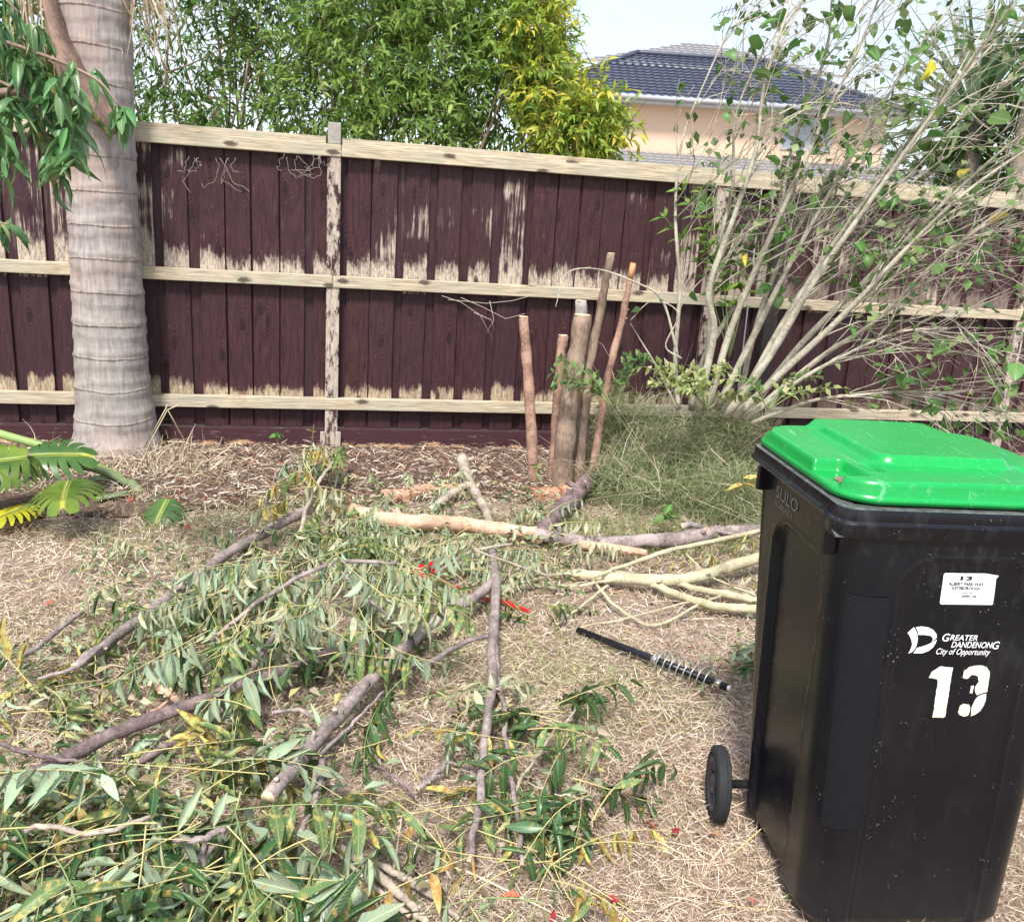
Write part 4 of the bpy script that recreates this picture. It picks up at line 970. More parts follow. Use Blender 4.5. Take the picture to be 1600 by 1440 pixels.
def branch(label, pl, bark, cut=M_CUT, name='cut_branch', cat='branch', shoots=(), group=None, wob=.10):
    pl = [(a, b, h + LIFT, r) for a, b, h, r in pl]; shoots = [[(a, b, h + LIFT, r) for a, b, h, r in s_] for s_ in shoots]
    loc = G(pl[0][0], pl[0][1], 0.0); t = thing(name, loc, label, cat, group)
    m, pts = limb_mesh(pl, bark, loc, cut, wob); m.build('limb', [bark, cut], t, True)
    for s_ in shoots:
        m, _ = limb_mesh(s_, bark, loc, cut, wob, 8); m.build('side_shoot', [bark, cut], t, True)
    BR.append((t, np.array([(a, b) for a, b, *_ in pl] + [(a, b) for s_ in shoots for a, b, *_ in s_], float))); return t
random.seed(9); np.random.seed(9)
LIFT = .045
bA = branch('thick purple grey branch lying diagonally across the centre of the leafy pile', [(418, 1246, .05, 13.5), (470, 1185, .05, 13), (540, 1105, .06, 12.5), (605, 1035, .06, 12), (690, 962, .06, 11), (745, 930, .05, 10), (775, 905, .05, 8)], BK_PURP,
            shoots=[[(575, 1068, .07, 6), (520, 1128, .05, 5), (470, 1110, .05, 4), (425, 1113, .06, 3)], [(470, 1300, .02, 5), (495, 1240, .03, 6), (505, 1185, .04, 7)], [(500, 1180, .06, 4), (560, 1120, .08, 3), (600, 1080, .1, 2)]])
bB = branch('dark purple branch lying near the left edge with a thin forked shoot', [(45, 1212, .05, 12), (110, 1180, .05, 12.5), (200, 1135, .06, 12.5), (290, 1104, .06, 12), (360, 1078, .06, 11), (425, 1052, .06, 10), (520, 1018, .06, 7)], BK_DARK,
            shoots=[[(362, 1108, .04, 4), (385, 1060, .1, 4.5), (420, 1000, .15, 5), (445, 962, .17, 4)], [(215, 1190, .02, 6), (270, 1160, .03, 7), (330, 1128, .03, 6)], [(0, 1160, .10, 4), (60, 1180, .09, 4), (120, 1190, .07, 3)]])
bC = branch('long grey brown branch running from lower left up to the mulch', [(118, 1042, .04, 9), (170, 1000, .04, 9.5), (235, 955, .05, 9.5), (300, 905, .05, 9), (350, 868, .05, 9), (400, 840, .04, 9), (450, 812, .04, 9), (485, 795, .04, 9)], BK_PURP,
            shoots=[[(25, 1032, .02, 5), (70, 1000, .03, 5), (130, 955, .03, 4)], [(60, 1060, .05, 3), (120, 1040, .05, 4), (160, 1010, .05, 3)]])
bD = branch('long slender grey branch lying straight down the middle of the lawn', [(733, 1345, .03, 5), (745, 1270, .04, 7), (757, 1180, .05, 8), (765, 1090, .06, 8.5), (770, 1000, .06, 9), (775, 925, .06, 8.5), (769, 860, .05, 7)], BK_PURP,
            shoots=[[(793, 1185, .03, 4), (787, 1110, .04, 5), (778, 1050, .05, 5.5), (772, 1005, .06, 5)], [(765, 992, .07, 4), (720, 1005, .06, 5), (675, 1033, .05, 5), (640, 1040, .05, 3)], [(815, 1350, .02, 4), (812, 1300, .03, 5), (805, 1240, .03, 5), (790, 1180, .04, 4)]])
LIFT = .015
bE = branch('thick orange brown log lying across the back of the pile', [(550, 797, .05, 13), (590, 808, .05, 13.5), (640, 815, .055, 13.5), (700, 817, .055, 13.5), (775, 826, .05, 13), (838, 833, .05, 12)], BK_TAN, cut=M_CUT, name='cut_log', cat='log')
bE2 = branch('purple branch with a long pale split end lying beyond the log', [(822, 830, .05, 10), (860, 838, .05, 11), (930, 848, .05, 11), (1000, 845, .05, 12), (1060, 842, .05, 13), (1115, 832, .05, 12), (1150, 828, .05, 9), (1210, 826, .05, 8)], BK_PURP, cut=M_CUTR)
m, _ = limb_mesh([(905, 850, .085, 8), (960, 857, .07, 8.5), (1010, 864, .06, 6)], BK_TAN, np.array(bE2.location)); m.build('split_wood', [BK_TAN, M_CUT], bE2, True)
m, _ = limb_mesh([(1065, 822, .09, 6), (1085, 820, .09, 5), (1130, 832, .08, 3), (1180, 834, .07, 2.5)], BK_PURP, np.array(bE2.location)); m.build('side_shoot', [BK_PURP, M_CUT], bE2, True)
bF = branch('dark log leaning from the pile into the feathery fern', [(838, 840, .04, 13), (870, 805, .05, 15), (900, 772, .07, 16), (925, 745, .09, 15)], BK_DARK, name='cut_log', cat='log')
bF2 = branch('short brown forked limb with a sawn end in front of the bricks', [(722, 714, .10, 10), (727, 735, .07, 10), (735, 758, .05, 9), (755, 790, .04, 8), (770, 830, .04, 7)], BK_GREYS, shoots=[[(733, 755, .05, 7), (700, 775, .04, 8), (675, 795, .03, 6)]])
LIFT = .02
bG = branch('smooth pale green branch forking toward the black bin', [(885, 896, .03, 5), (900, 896, .03, 9), (950, 902, .04, 10), (1010, 905, .05, 10.5), (1065, 905, .05, 10.5), (1110, 895, .06, 10), (1150, 880, .07, 10), (1230, 860, .09, 10)], BK_PALE,
            shoots=[[(1005, 906, .04, 7), (1050, 925, .03, 7), (1090, 940, .03, 8), (1130, 948, .03, 8), (1215, 952, .03, 8)], [(1045, 908, .04, 5), (1090, 920, .03, 6), (1130, 928, .03, 7), (1215, 945, .03, 7)],
                    [(905, 898, .04, 3), (870, 897, .03, 3), (820, 910, .03, 2), (770, 918, .03, 1.5)], [(960, 905, .04, 3), (900, 915, .03, 3), (850, 912, .02, 2)]])
bH = branch('thin pale stick bending over the lawn behind the spring rod', [(930, 900, .07, 2.5), (985, 880, .07, 3.5), (1040, 862, .08, 4), (1100, 848, .08, 4), (1190, 828, .09, 4)], BK_PALE, name='stick', cat='stick', shoots=[[(1072, 865, .06, 2), (1110, 900, .05, 2), (1180, 930, .04, 2)]])
bI = branch('thin pale forked twig lying on the bare lawn beside the spring rod', [(925, 905, .03, 2.5), (960, 945, .02, 3), (1022, 978, .015, 3), (1090, 945, .02, 2.5), (1150, 920, .03, 1.5)], BK_PALE, name='twig', cat='twig', shoots=[[(870, 975, .02, 2), (910, 945, .02, 2.5), (950, 915, .03, 3)], [(880, 985, .015, 1.5), (980, 965, .015, 2), (1080, 940, .03, 2)]])
bJ = branch('grey purple limb end showing at the bottom left beneath the leaves', [(270, 1412, .03, 13), (300, 1370, .04, 15), (330, 1325, .05, 13), (350, 1295, .06, 10)], BK_PURP, shoots=[[(272, 1312, .14, 5), (310, 1312, .15, 6), (340, 1298, .16, 6), (360, 1293, .16, 5)]])
bK = branch('pair of pale sticks lying together at the bottom centre of the lawn', [(500, 1312, .04, 5), (540, 1328, .04, 7), (590, 1365, .03, 8), (640, 1412, .02, 7), (665, 1440, .02, 6)], BK_GREYS, name='stick', cat='stick', shoots=[[(590, 1350, .03, 6), (640, 1375, .03, 7), (690, 1410, .02, 6), (720, 1440, .02, 5)], [(530, 1335, .03, 4), (580, 1380, .02, 4), (640, 1430, .02, 5)]])
bL = branch('short pinkish stick with a sawn end among leaves at left', [(230, 1062, .08, 7), (262, 1082, .07, 7), (290, 1102, .05, 7)], BK_TAN, name='stick', cat='stick', shoots=[[(262, 1095, .04, 3), (240, 1110, .03, 4), (225, 1090, .04, 3)]])
bM = branch('dark short limb end poking out at the bottom centre left', [(425, 1442, .03, 8), (435, 1400, .05, 8), (445, 1350, .04, 7)], BK_DARK, shoots=[[(585, 1195, .04, 2.5), (620, 1215, .04, 3), (650, 1245, .03, 3)]])
bN = branch('short purple stick lying on the dry grass left of the straight branch', [(652, 1232, .03, 5), (675, 1216, .03, 5.5), (698, 1190, .04, 5)], BK_PURP, name='stick', cat='stick', shoots=[[(698, 1190, .04, 3), (730, 1198, .05, 3), (760, 1212, .05, 3)]])
bO = branch('fallen leafy branch whose leaves spread over the bottom left corner', [(0, 1330, .10, 5), (60, 1290, .12, 5), (150, 1300, .14, 4.5), (235, 1275, .16, 4)], BK_GREYS, shoots=[[(60, 1400, .05, 4), (140, 1380, .08, 4), (215, 1345, .12, 3)]])
bP = branch('leafy twig with dark glossy leaves right of the straight branch', [(800, 1240, .05, 3), (840, 1180, .07, 3), (880, 1130, .09, 2.5), (905, 1105, .1, 2)], BK_GREYS, name='leafy_twig', cat='twig', shoots=[[(820, 1220, .05, 2), (870, 1240, .06, 2), (925, 1250, .06, 1.5)]])
bQ = branch('wilted leafy branch standing up in front of the mulch bed', [(470, 830, .05, 4), (480, 790, .10, 4), (500, 750, .18, 3), (520, 722, .24, 2.5)], BK_GREYS)
bR = branch('drooping heap of wilted leafy shoots in the centre of the pile', [(330, 1000, .10, 4), (420, 930, .20, 4), (520, 880, .24, 4), (620, 880, .22, 3)], BK_PURP, shoots=[[(520, 880, .24, 3), (570, 930, .22, 3), (640, 990, .16, 2)]])
bS = branch('small bleached twig bundle under the wilted leaves beside the red strap', [(640, 930, .07, 2.5), (690, 890, .10, 3), (740, 860, .12, 3), (800, 850, .13, 2)], BK_GREYS, shoots=[[(740, 860, .12, 2), (800, 880, .1, 2), (860, 900, .08, 2)]])
bT = branch('leafy cut branch half hidden behind the left side of the black bin', [(1150, 1000, .04, 3), (1185, 1010, .05, 3), (1230, 1015, .05, 4)], BK_GREYS)
ZONES = [
    (290, 700, 840, 960, 26, ['wilt', 'under', 'wilt', 'mid', 'under'], (.16, .32), .85, .085, .97, .34, None),
    (420, 620, 720, 830, 12, ['wilt', 'under', 'mid'], (.10, .24), .85, .075, .95, .28, None),
     # x0, x1, y0, y1, count, kinds, height range, droop, leaflet length, keep, frond length, only these owners
    (-40, 430, 1200, 1450, 40, ['fresh', 'under', 'under', 'mid', 'fresh'], (.03, .20), .25, .115, .95, .42, None),
    (-20, 200, 1080, 1260, 11, ['fresh', 'under', 'mid', 'yellow'], (.03, .10), .25, .10, .9, .36, None),
    (90, 480, 1110, 1300, 9, ['mid', 'yellow', 'under', 'fresh'], (.03, .10), .35, .085, .85, .34, None),
    (300, 620, 870, 1010, 26, ['under', 'under', 'wilt', 'mid', 'fresh'], (.10, .26), .75, .095, .97, .36, 'R'),
    (400, 690, 930, 1050, 20, ['fresh', 'under', 'fresh', 'mid'], (.03, .18), .65, .10, .97, .38, None),
    (430, 640, 780, 900, 18, ['wilt', 'under', 'wilt', 'mid'], (.05, .14), .8, .07, .95, .26, None),
    (600, 890, 765, 900, 44, ['wilt', 'wilt', 'under'], (.05, .14), .85, .07, .95, .27, None),
    (560, 760, 730, 800, 14, ['wilt', 'under', 'wilt'], (.04, .1), .7, .06, .95, .25, None),
    (130, 440, 850, 980, 22, ['wilt', 'wilt', 'mid'], (.03, .12), .6, .062, .9, .24, None),
    (0, 300, 985, 1100, 14, ['wilt', 'mid', 'yellow', 'under'], (.03, .08), .45, .07, .85, .28, None),
    (440, 560, 700, 800, 12, ['mid', 'yellow', 'wilt', 'mid'], (.12, .28), .85, .09, .95, .3, 'Q'),
    (380, 620, 790, 880, 14, ['mid', 'wilt', 'fresh'], (.04, .16), .5, .075, .9, .3, None),
    (820, 925, 1110, 1190, 6, ['fresh', 'fresh', 'mid'], (.05, .13), .2, .09, .85, .3, 'P'),
    (780, 930, 1190, 1300, 9, ['fresh', 'fresh', 'mid'], (.03, .10), .25, .085, .9, .36, 'P'),
    (700, 830, 1080, 1300, 6, ['fresh', 'mid', 'yellow'], (.02, .07), .3, .075, .8, .3, None),
    (430, 720, 1130, 1300, 5, ['mid', 'fresh', 'yellow'], (.02, .06), .35, .07, .55, .3, None),
    (430, 900, 1300, 1450, 14, ['yellow', 'mid', 'brown', 'under'], (.03, .10), .55, .08, .7, .38, None),
    (540, 740, 1060, 1130, 6, ['fresh', 'under', 'wilt'], (.03, .09), .4, .08, .9, .3, None),
    (330, 540, 1240, 1420, 12, ['mid', 'yellow', 'under', 'under'], (.05, .18), .7, .095, .9, .36, None),
    (830, 900, 890, 980, 5, ['fresh', 'mid'], (.03, .08), .4, .06, .8, .22, 'G'),
    (1130, 1200, 990, 1060, 5, ['under', 'fresh'], (.03, .08), .4, .085, .9, .28, 'T'),
    (1080, 1180, 850, 900, 4, ['wilt', 'yellow'], (.03, .08), .6, .06, .9, .22, 'T'),
]
OWN = {'R': bR, 'Q': bQ, 'P': bP, 'G': bG, 'T': bT}
random.seed(77)
CLEAR = [np.array(spline([np.array([a, b, 0.0]) for a, b in pl_], 60))[:, :2] for pl_ in ([(418, 1246), (540, 1105), (690, 962)], [(45, 1212), (200, 1135), (425, 1052)], [(118, 1042), (235, 955), (350, 868), (485, 795)], [(733, 1345), (757, 1180), (770, 1000), (775, 925)], [(560, 797), (640, 815), (775, 826)], [(530, 1325), (600, 1380), (680, 1430)])]
for (x0, x1, y0, y1, cnt, kinds, hr, dr, ls, keep, fl, own) in ZONES:
    for i in range(cnt):
        for _try in range(6):
            px, py = random.uniform(x0, x1), random.uniform(y0, y1)
            if min(float(np.min(np.hypot(q_[:, 0] - px, q_[:, 1] - 25 - py))) for q_ in CLEAR) > 38 or random.random() < .12: break
        h = random.uniform(*hr); p = G(px, py, h)
        if own and NLEAF.get(OWN[own].name, 0) < 270: ow = OWN[own]
        else:
            dist = sorted((float(np.min(np.hypot(a[1][:, 0] - px, a[1][:, 1] - py))) + 90 * (NLEAF.get(a[0].name, 0) > 270) * 9, j) for j, a in enumerate(BR)); ow = BR[dist[0][1]][0]
        hz = random.uniform(0, 2 * math.pi) if random.random() < .35 else random.gauss(-math.pi / 2, .9)
        frond(ow, p, hz, random.uniform(-.3, .45), random.gauss(0, .6), fl * random.uniform(.75, 1.2), random.randint(5, 8), kinds, dr, ls, keep, 'y' if random.random() < .6 else 'g')
# key fans in the foreground
for (px, py, h, az, tl, L, n, kd, dr, ls, ow) in [
    (228, 1290, .22, -1.35, -.25, .34, 8, ['under'], .45, .115, bO), (245, 1285, .20, -2.6, .1, .36, 6, ['under', 'fresh'], .30, .12, bO), (30, 1370, .18, .35, .1, .38, 6, ['under', 'fresh'], .5, .125, bO),
    (395, 1108, .16, 2.9, .0, .34, 6, ['under'], .45, .09, bB), (430, 1000, .2, -1.2, -.2, .3, 6, ['under'], .45, .09, bB), (440, 980, .2, -2.4, -.1, .34, 7, ['under'], .5, .1, bR),
    (905, 1150, .12, 2.4, -.1, .4, 6, ['fresh'], .25, .095, bP), (895, 1215, .12, .3, -.1, .36, 6, ['fresh'], .25, .09, bP), (860, 1105, .14, .6, .1, .3, 5, ['fresh'], .25, .1, bP),
    (860, 1352, .08, .55, .05, .5, 7, ['brown', 'yellow'], .8, .075, bM), (720, 1360, .05, 2.6, .2, .5, 5, ['fresh'], .3, .07, bN), (355, 1290, .2, -.9, -.3, .38, 7, ['under'], .4, .11, bJ),
    (595, 905, .25, -1.3, -.2, .4, 8, ['under'], .8, .11, bR), (525, 885, .26, -1.8, -.2, .4, 8, ['under', 'fresh'], .8, .11, bR), (640, 900, .22, -.9, -.2, .38, 7, ['fresh', 'under'], .8, .1, bR)]:
    frond(ow, G(px, py, h), az, tl, random.gauss(0, .25), L, n, kd, dr, ls, 1.0, 'y')
# star of bare yellow leaf stalks near the bottom
c0 = G(862, 1352, .02)
for k in range(11):
    az = k * 2 * math.pi / 11 + random.uniform(-.2, .2); frond(bM, c0 + [0, 0, random.uniform(.0, .03)], az, random.uniform(.05, .45), 0, random.uniform(.3, .5), 4, ['yellow', 'mid'], .5, .06, .3, 'y')
for k in range(12):
    p = G(random.uniform(20, 520), random.uniform(1080, 1430), random.uniform(.1, .22)); frond(random.choice([bO, bJ, bB, bM]), p, random.uniform(0, 6.28), random.uniform(-.1, .3), 0, random.uniform(.3, .5), 4, ['yellow', 'mid'], .5, .07, .25, 'y')

# loose fallen leaves and twigs under the pile
def scatter(zones, L0, W0, cols, hmax=.03):
    P = []
    for (x0, x1, y0, y1, n) in zones:
        for i in range(n): P.append(G(random.uniform(x0, x1), random.uniform(y0, y1), random.uniform(.008, hmax)))
    P = np.array(P); n = len(P); az = rs(n, 0, 6.28); e = np.random.normal(.1, .35, n); Dr = np.stack([np.cos(az) * np.cos(e), np.sin(az) * np.cos(e), np.sin(e)], 1)
    return leaf_cloud(P, Dr, rdir(n) * .9 + [0, 0, .7], rs(n, .6, 1.3) * L0, rs(n, .6, 1.3) * W0, pick(cols, n), .35, .25)
LC = [(.30, .36, .21), (.38, .42, .27), (.16, .22, .09), (.40, .38, .16), (.07, .13, .04), (.45, .38, .26), (.30, .25, .14), (.24, .30, .17)]
np.random.seed(51); random.seed(51)
sc1 = scatter([(-60, 430, 1150, 1470, 900), (300, 700, 870, 1060, 700), (560, 900, 750, 930, 1200), (120, 460, 850, 1000, 560), (0, 300, 1000, 1150, 330), (440, 740, 1050, 1160, 110), (740, 940, 1090, 1300, 110), (420, 900, 1180, 1450, 110), (1100, 1200, 850, 1070, 110)], .046, .017, LC, .09)
stuff('fallen_leaves', [sc1], attr_mat('fallen_leaf', .75, .2, .15), 'withered green and tan leaves fallen among the cut branches')
n = 420; P = np.array([G(random.uniform(-50, 1150), random.uniform(780, 1450), .02) for i in range(n)]); az = rs(n, 0, 6.28); tw = strands(P, np.stack([np.cos(az), np.sin(az), rs(n, -.02, .25)], 1), rs(n, .06, .3), rs(n, .002, .005), pick([(.5, .4, .3), (.36, .27, .2), (.62, .52, .38), (.5, .44, .2)], n), .25, 4)
stuff('loose_twigs', [tw], M_LITTER, 'fine dead twigs and stalks strewn over the lawn')
n = 110; P = []
for i in range(n):
    z_ = random.random(); P.append(G(random.uniform(0, 330), random.uniform(690, 830), .03) if z_ < .6 else G(random.uniform(0, 1180), random.uniform(800, 1420), .025))
P = np.array(P); az = rs(n, 0, 6.28); V, F, Cc = leaf_cloud(P, np.stack([np.cos(az), np.sin(az), rs(n, -.1, .3)], 1), rdir(n) * .6 + [0, 0, 1], rs(n, .02, .05), rs(n, .012, .03), pick([(.35, .03, .03), (.25, .02, .03), (.5, .15, .08), (.45, .22, .12)], n), .3, .2)
o = bpy.data.objects.new('red_leaves', np_mesh('red_leaves', V, F, attr_mat('red_leaf', .6, .3, .1), Cc)); link(o); tag(o, 'small red and rust coloured leaves scattered over grass and mulch', kind='stuff')

# ------------------------------------------------------------------ straw heaped round the palm foot
np.random.seed(61); random.seed(61)
def heap(px, py, n, sx, sy, hz_, L, w, cols, el=.5, name='', label='', y=None):
    c = G(px, py); P = np.stack([np.random.normal(c[0], sx, n), np.random.normal(c[1], sy, n), np.abs(np.random.normal(0, hz_, n)) + .02], 1)
    az = rs(n, 0, 6.28); e = np.random.normal(el, .5, n); return strands(P, np.stack([np.cos(az) * np.cos(e), np.sin(az) * np.cos(e), np.sin(e)], 1), rs(n, .5, 1.5) * L, rs(n, .7, 1.4) * w, pick(cols, n), .5, 3)
SC_ = [(.62, .52, .37), (.5, .40, .27), (.7, .62, .48), (.38, .28, .18)]
stuff('palm_fibre_litter', [heap(240, 742, 900, .22, .16, .04, .10, .004, SC_), heap(300, 720, 300, .25, .1, .03, .1, .004, SC_), heap(110, 735, 350, .25, .12, .03, .1, .004, SC_), heap(210, 700, 260, .12, .08, .08, .16, .004, SC_), heap(400, 735, 260, .4, .12, .02, .07, .003, SC_), heap(700, 735, 260, .5, .1, .02, .07, .003, SC_), heap(330, 760, 300, .4, .1, .02, .07, .003, SC_), heap(60, 775, 300, .35, .07, .02, .08, .003, SC_), heap(170, 790, 260, .35, .07, .02, .08, .003, SC_), heap(300, 795, 220, .35, .07, .02, .07, .003, SC_), heap(900, 745, 200, .2, .1, .03, .1, .003, SC_)], M_STRAW, 'heap of straw like palm fibres round the foot of the palm')
dv = thing('dead_stalks', G(262, 700), 'bent dead grass stalks leaning on the right side of the palm foot', 'dead stalks')
for q in ([(215, 745, .0), (235, 690, .2), (262, 640, .42), (280, 632, .45)], [(225, 700, .1), (258, 640, .4), (262, 632, .42)], [(262, 640, .4), (290, 690, .15), (262, 690, .15)]):
    m = MB(); tube(m, [G(a, b, h) - np.array(dv.location) for a, b, h in q], .0035, 5, mi=0); m.build('stalk', plain('straw_stalk', (.58, .48, .32), .8, .2), dv, True)

# ------------------------------------------------------------------ feathery fern mound
FC = [(.09, .14, .055), (.15, .22, .08), (.23, .30, .12), (.36, .38, .20), (.50, .47, .30), (.66, .58, .42)]
def mound(blobs, n, L, w, cols, p=None):
    out = []
    tot = sum(b[3] * b[5] for b in blobs)
    for b in blobs:
        k = int(n * b[3] * b[5] / tot); d = rdir(k); d[:, 2] = np.abs(d[:, 2]); r = rs(k, .35, 1.0) ** .6
        P = np.array(b[:3]) + d * np.array(b[3:6]) * r[:, None]; Dr = d * .7 + rdir(k) * .9 + [.1, 0, .15]
        out.append(strands(P, Dr, rs(k, .5, 1.5) * L, rs(k, .7, 1.3) * w, pick(cols, k, p), .55, 3))
    return out
fb = G(1060, 815); fern = thing('feathery_fern', fb + [0, .45, 0], 'tangled grey green feathery fern mound left of the bin', 'fern'); fo_ = np.array(fern.location)
def gb(px, py, rx, ry, rz, dy=0): c = G(px, py); return (c[0], c[1] + dy, .02, rx, ry, rz)
bl = [gb(1060, 800, .30, .30, .44, .22), gb(1010, 770, .24, .26, .52, .25), gb(1120, 780, .28, .28, .50, .3), gb(975, 795, .20, .2, .32, .1), gb(1180, 770, .26, .26, .42, .2), gb(1050, 815, .30, .22, .26, .05), gb(1130, 812, .28, .22, .30, .08), gb(945, 790, .14, .14, .2, .1)]
for _ in range(10):
    b_ = random.choice(bl[:7]); bl.append((b_[0] + random.uniform(-.3, .3), b_[1] + random.uniform(-.15, .2), .02, .14, .14, b_[5] * random.uniform(.75, 1.25)))
stuff('foliage', mound(bl, 32000, .095, .0023, FC, [.2, .26, .22, .16, .1, .06]), M_TUFT, '', fern, fo_)
stuff('dead_stems', mound(bl, 1300, .30, .0030, [(.55, .46, .34), (.42, .33, .24), (.62, .55, .42)]), M_STRAW, '', fern, fo_)

# ------------------------------------------------------------------ small leafy plants at the shrub's foot
def sprig_plant(name, label, px, py, yd, stems, L, npair, ls, cols, spread=.6, leafw=.5, cat='plant', tall=.35):
    b = D(px, py, yd); b[2] = max(b[2], 0); t = thing(name, b, label, cat); V_, F_, C_ = [], [], []
    for i in range(stems):
        az = random.uniform(0, 6.28); d = np.array([math.cos(az) * spread, math.sin(az) * spread * .5, random.uniform(.5, 1.2)]); d /= np.linalg.norm(d); l = tall * random.uniform(.6, 1.2)
        pts = spline([np.zeros(3), d * l * .6, d * l + [math.cos(az) * .1, 0, -.05]], 10); m = MB(); tube(m, pts, lambda u: .003 * (1 - .6 * u), 5); m.build('stem', M_RACH['g'], t, True)
        P, Dr = [], []
        for j in range(3, 10):
            q = pts[j]; ax = pts[j] - pts[j - 1]; ax /= np.linalg.norm(ax) + 1e-9
            for s in range(npair):
                P.append(q); r = np.random.normal(size=3); r -= ax * (r @ ax); r /= np.linalg.norm(r); Dr.append(r + ax * .6)
        n = len(P); V, F, Cc = leaf_cloud(np.array(P), np.array(Dr), rdir(n) * .5 + [0, -.3, 1], rs(n, .7, 1.2) * ls, rs(n, .8, 1.2) * ls * leafw, pick(cols, n), .15, .15)
        o = bpy.data.objects.new('foliage', np_mesh('foliage', V, F, M_FOL, Cc)); link(o, t)
    return t
PG = [(.30, .36, .12), (.40, .44, .18), (.22, .30, .09), (.52, .52, .28)]; BG = [(.08, .17, .05), (.13, .24, .07), (.20, .30, .10)]
sprig_plant('leafy_plant', 'bluish green leafy plant at the back edge of the fern', 960, 640, 4.75, 9, .3, 3, .055, BG, .9, .5)
sprig_plant('leafy_plant', 'pale yellow green leafy plant under the shrub stems above the fern', 1105, 640, 4.55, 10, .3, 4, .05, PG, .8, .6, tall=.32)
sprig_plant('leafy_plant', 'small green leafy plant low under the leaning shrub stems near the bin', 1200, 640, 4.5, 6, .3, 3, .05, BG + PG, .9, .6, tall=.28)
sprig_plant('leafy_sapling', 'upright bright green sapling with narrow leaves between the shrub stems', 1140, 560, 5.0, 7, .3, 9, .085, [(.12, .25, .04), (.2, .34, .06), (.28, .4, .08)], .28, .28, 'sapling', tall=1.05)

# ------------------------------------------------------------------ hibiscus shrub
random.seed(17); np.random.seed(17)
BK_HIB = bark_mat('pale_shrub_bark', (.28, .245, .19), (.50, .46, .37), (.62, .58, .50), 20, (1, 1, 1), .5, .3)
hb0 = D(1110, 640, 4.8); hb0[2] = 0
shrub = thing('hibiscus_shrub', hb0, 'large straggly shrub of pale bare stems leaning to the right against the fence', 'shrub'); S0 = np.array(hb0)
MAIN = [
    ([(1060, 640), (1055, 560), (1062, 450), (1055, 330), (1066, 220), (1105, 120), (1165, -10)], 4.95, 4.9, 5.5, 1.8),
    ([(1090, 640), (1115, 520), (1108, 450), (1150, 330), (1182, 230), (1195, 130), (1240, -10)], 4.8, 4.6, 9, 3),
    ([(1105, 640), (1140, 520), (1190, 400), (1240, 290), (1290, 180), (1340, 80), (1380, -20)], 4.85, 4.5, 8, 2.5),
    ([(1135, 650), (1200, 560), (1265, 450), (1335, 350), (1420, 230), (1500, 120), (1600, -10)], 4.75, 4.2, 10, 2.5),
    ([(1150, 650), (1235, 570), (1330, 480), (1420, 385), (1510, 300), (1640, 210)], 4.7, 4.0, 9, 2.5),
    ([(1165, 655), (1240, 600), (1310, 560), (1400, 520), (1480, 513)], 4.65, 4.2, 6, 2),
    ([(1175, 660), (1265, 627), (1330, 618), (1420, 612), (1500, 617)], 4.6, 4.3, 5, 1.5),
    ([(1100, 640), (1108, 520), (1120, 400), (1145, 290), (1150, 180), (1200, 60)], 5.05, 4.9, 7, 2),
    ([(1145, 650), (1215, 520), (1290, 400), (1375, 280), (1460, 170), (1570, 50)], 4.9, 4.4, 8, 2.2),
    ([(1120, 640), (1180, 520), (1225, 430), (1280, 330), (1345, 220), (1420, 100), (1500, -10)], 5.0, 4.6, 8, 2.2),
    ([(1160, 655), (1250, 540), (1350, 440), (1440, 350), (1560, 240), (1640, 180)], 4.95, 4.3, 8, 2),
    ([(1080, 640), (1100, 560), (1170, 440), (1215, 340), (1240, 220), (1290, 90), (1300, -10)], 5.1, 4.9, 7, 2),
    ([(1170, 650), (1280, 560), (1370, 500), (1450, 420), (1540, 350)], 4.8, 4.1, 7, 2),
    ([(1150, 645), (1190, 480), (1250, 350), (1330, 240), (1400, 130), (1470, 20)], 5.1, 4.8, 6, 2),
    ([(1060, 560), (1035, 470), (990, 440), (930, 420), (885, 428), (868, 480)], 4.85, 4.7, 3, 1.2),
    ([(1058, 640), (1030, 580), (1000, 530), (985, 505)], 4.85, 4.75, 2.5, 1.2),
    ([(1065, 560), (1040, 540), (1060, 490), (1020, 470), (985, 500)], 4.8, 4.7, 2.2, 1.0),
]
twp = []; tips = []
def sub_shoot(p, d, L, r, lvl, m=None):
    """one twig part, its own side twigs in the same mesh"""
    n = 8; q = [p]; v = d / np.linalg.norm(d); top_ = m is None; m = m or MB(); drift = np.random.normal(size=3) * .06
    for i in range(n):
        v = v + np.random.normal(size=3) * .10 + drift + np.array([.03, 0, .0]); v /= np.linalg.norm(v); q.append(q[-1] + v * L / n)
    tube(m, [a - S0 for a in q], lambda u: r * (1 - .6 * u), 6, .06)
    for i in range(2, n + 1): twp.append((q[i], v))
    if lvl:
        for k in range(random.randint(2, 3)):
            i = random.randint(2, 6); sub_shoot(q[i], v + np.random.normal(size=3) * .5, L * random.uniform(.35, .65), r * .62, lvl - 1, m)
    if top_: m.build('twig', BK_HIB, shrub, True)
for pl, y0, y1, r0, r1 in MAIN:
    P3 = [D(a, b, y0 + (y1 - y0) * i / (len(pl) - 1)) for i, (a, b) in enumerate(pl)]
    pts = spline(P3, 30); s = depth(P3[0]) / FPX
    m = MB(); tube(m, [p - S0 for p in pts], lambda u: (r0 * .74 * (1 - u) ** 1.3 + r1 * .55 * (1 - (1 - u) ** 1.3)) * s, 9, .10); m.build('stem', BK_HIB, shrub, True)
    if r0 > 3.5:
        for k in range(16):
            i = random.randint(8, 27); ax = pts[i + 1] - pts[i - 1]; ax /= np.linalg.norm(ax)
            sub_shoot(pts[i], ax + np.array([random.gauss(.30, .32), random.gauss(-.05, .3), random.gauss(-.04, .32)]), random.uniform(.35, .95), random.uniform(.0022, .0040), 2)
    for i in range(14, 30): twp.append((pts[i], pts[min(i + 1, 29)] - pts[i - 1]))
random.shuffle(twp); big = []
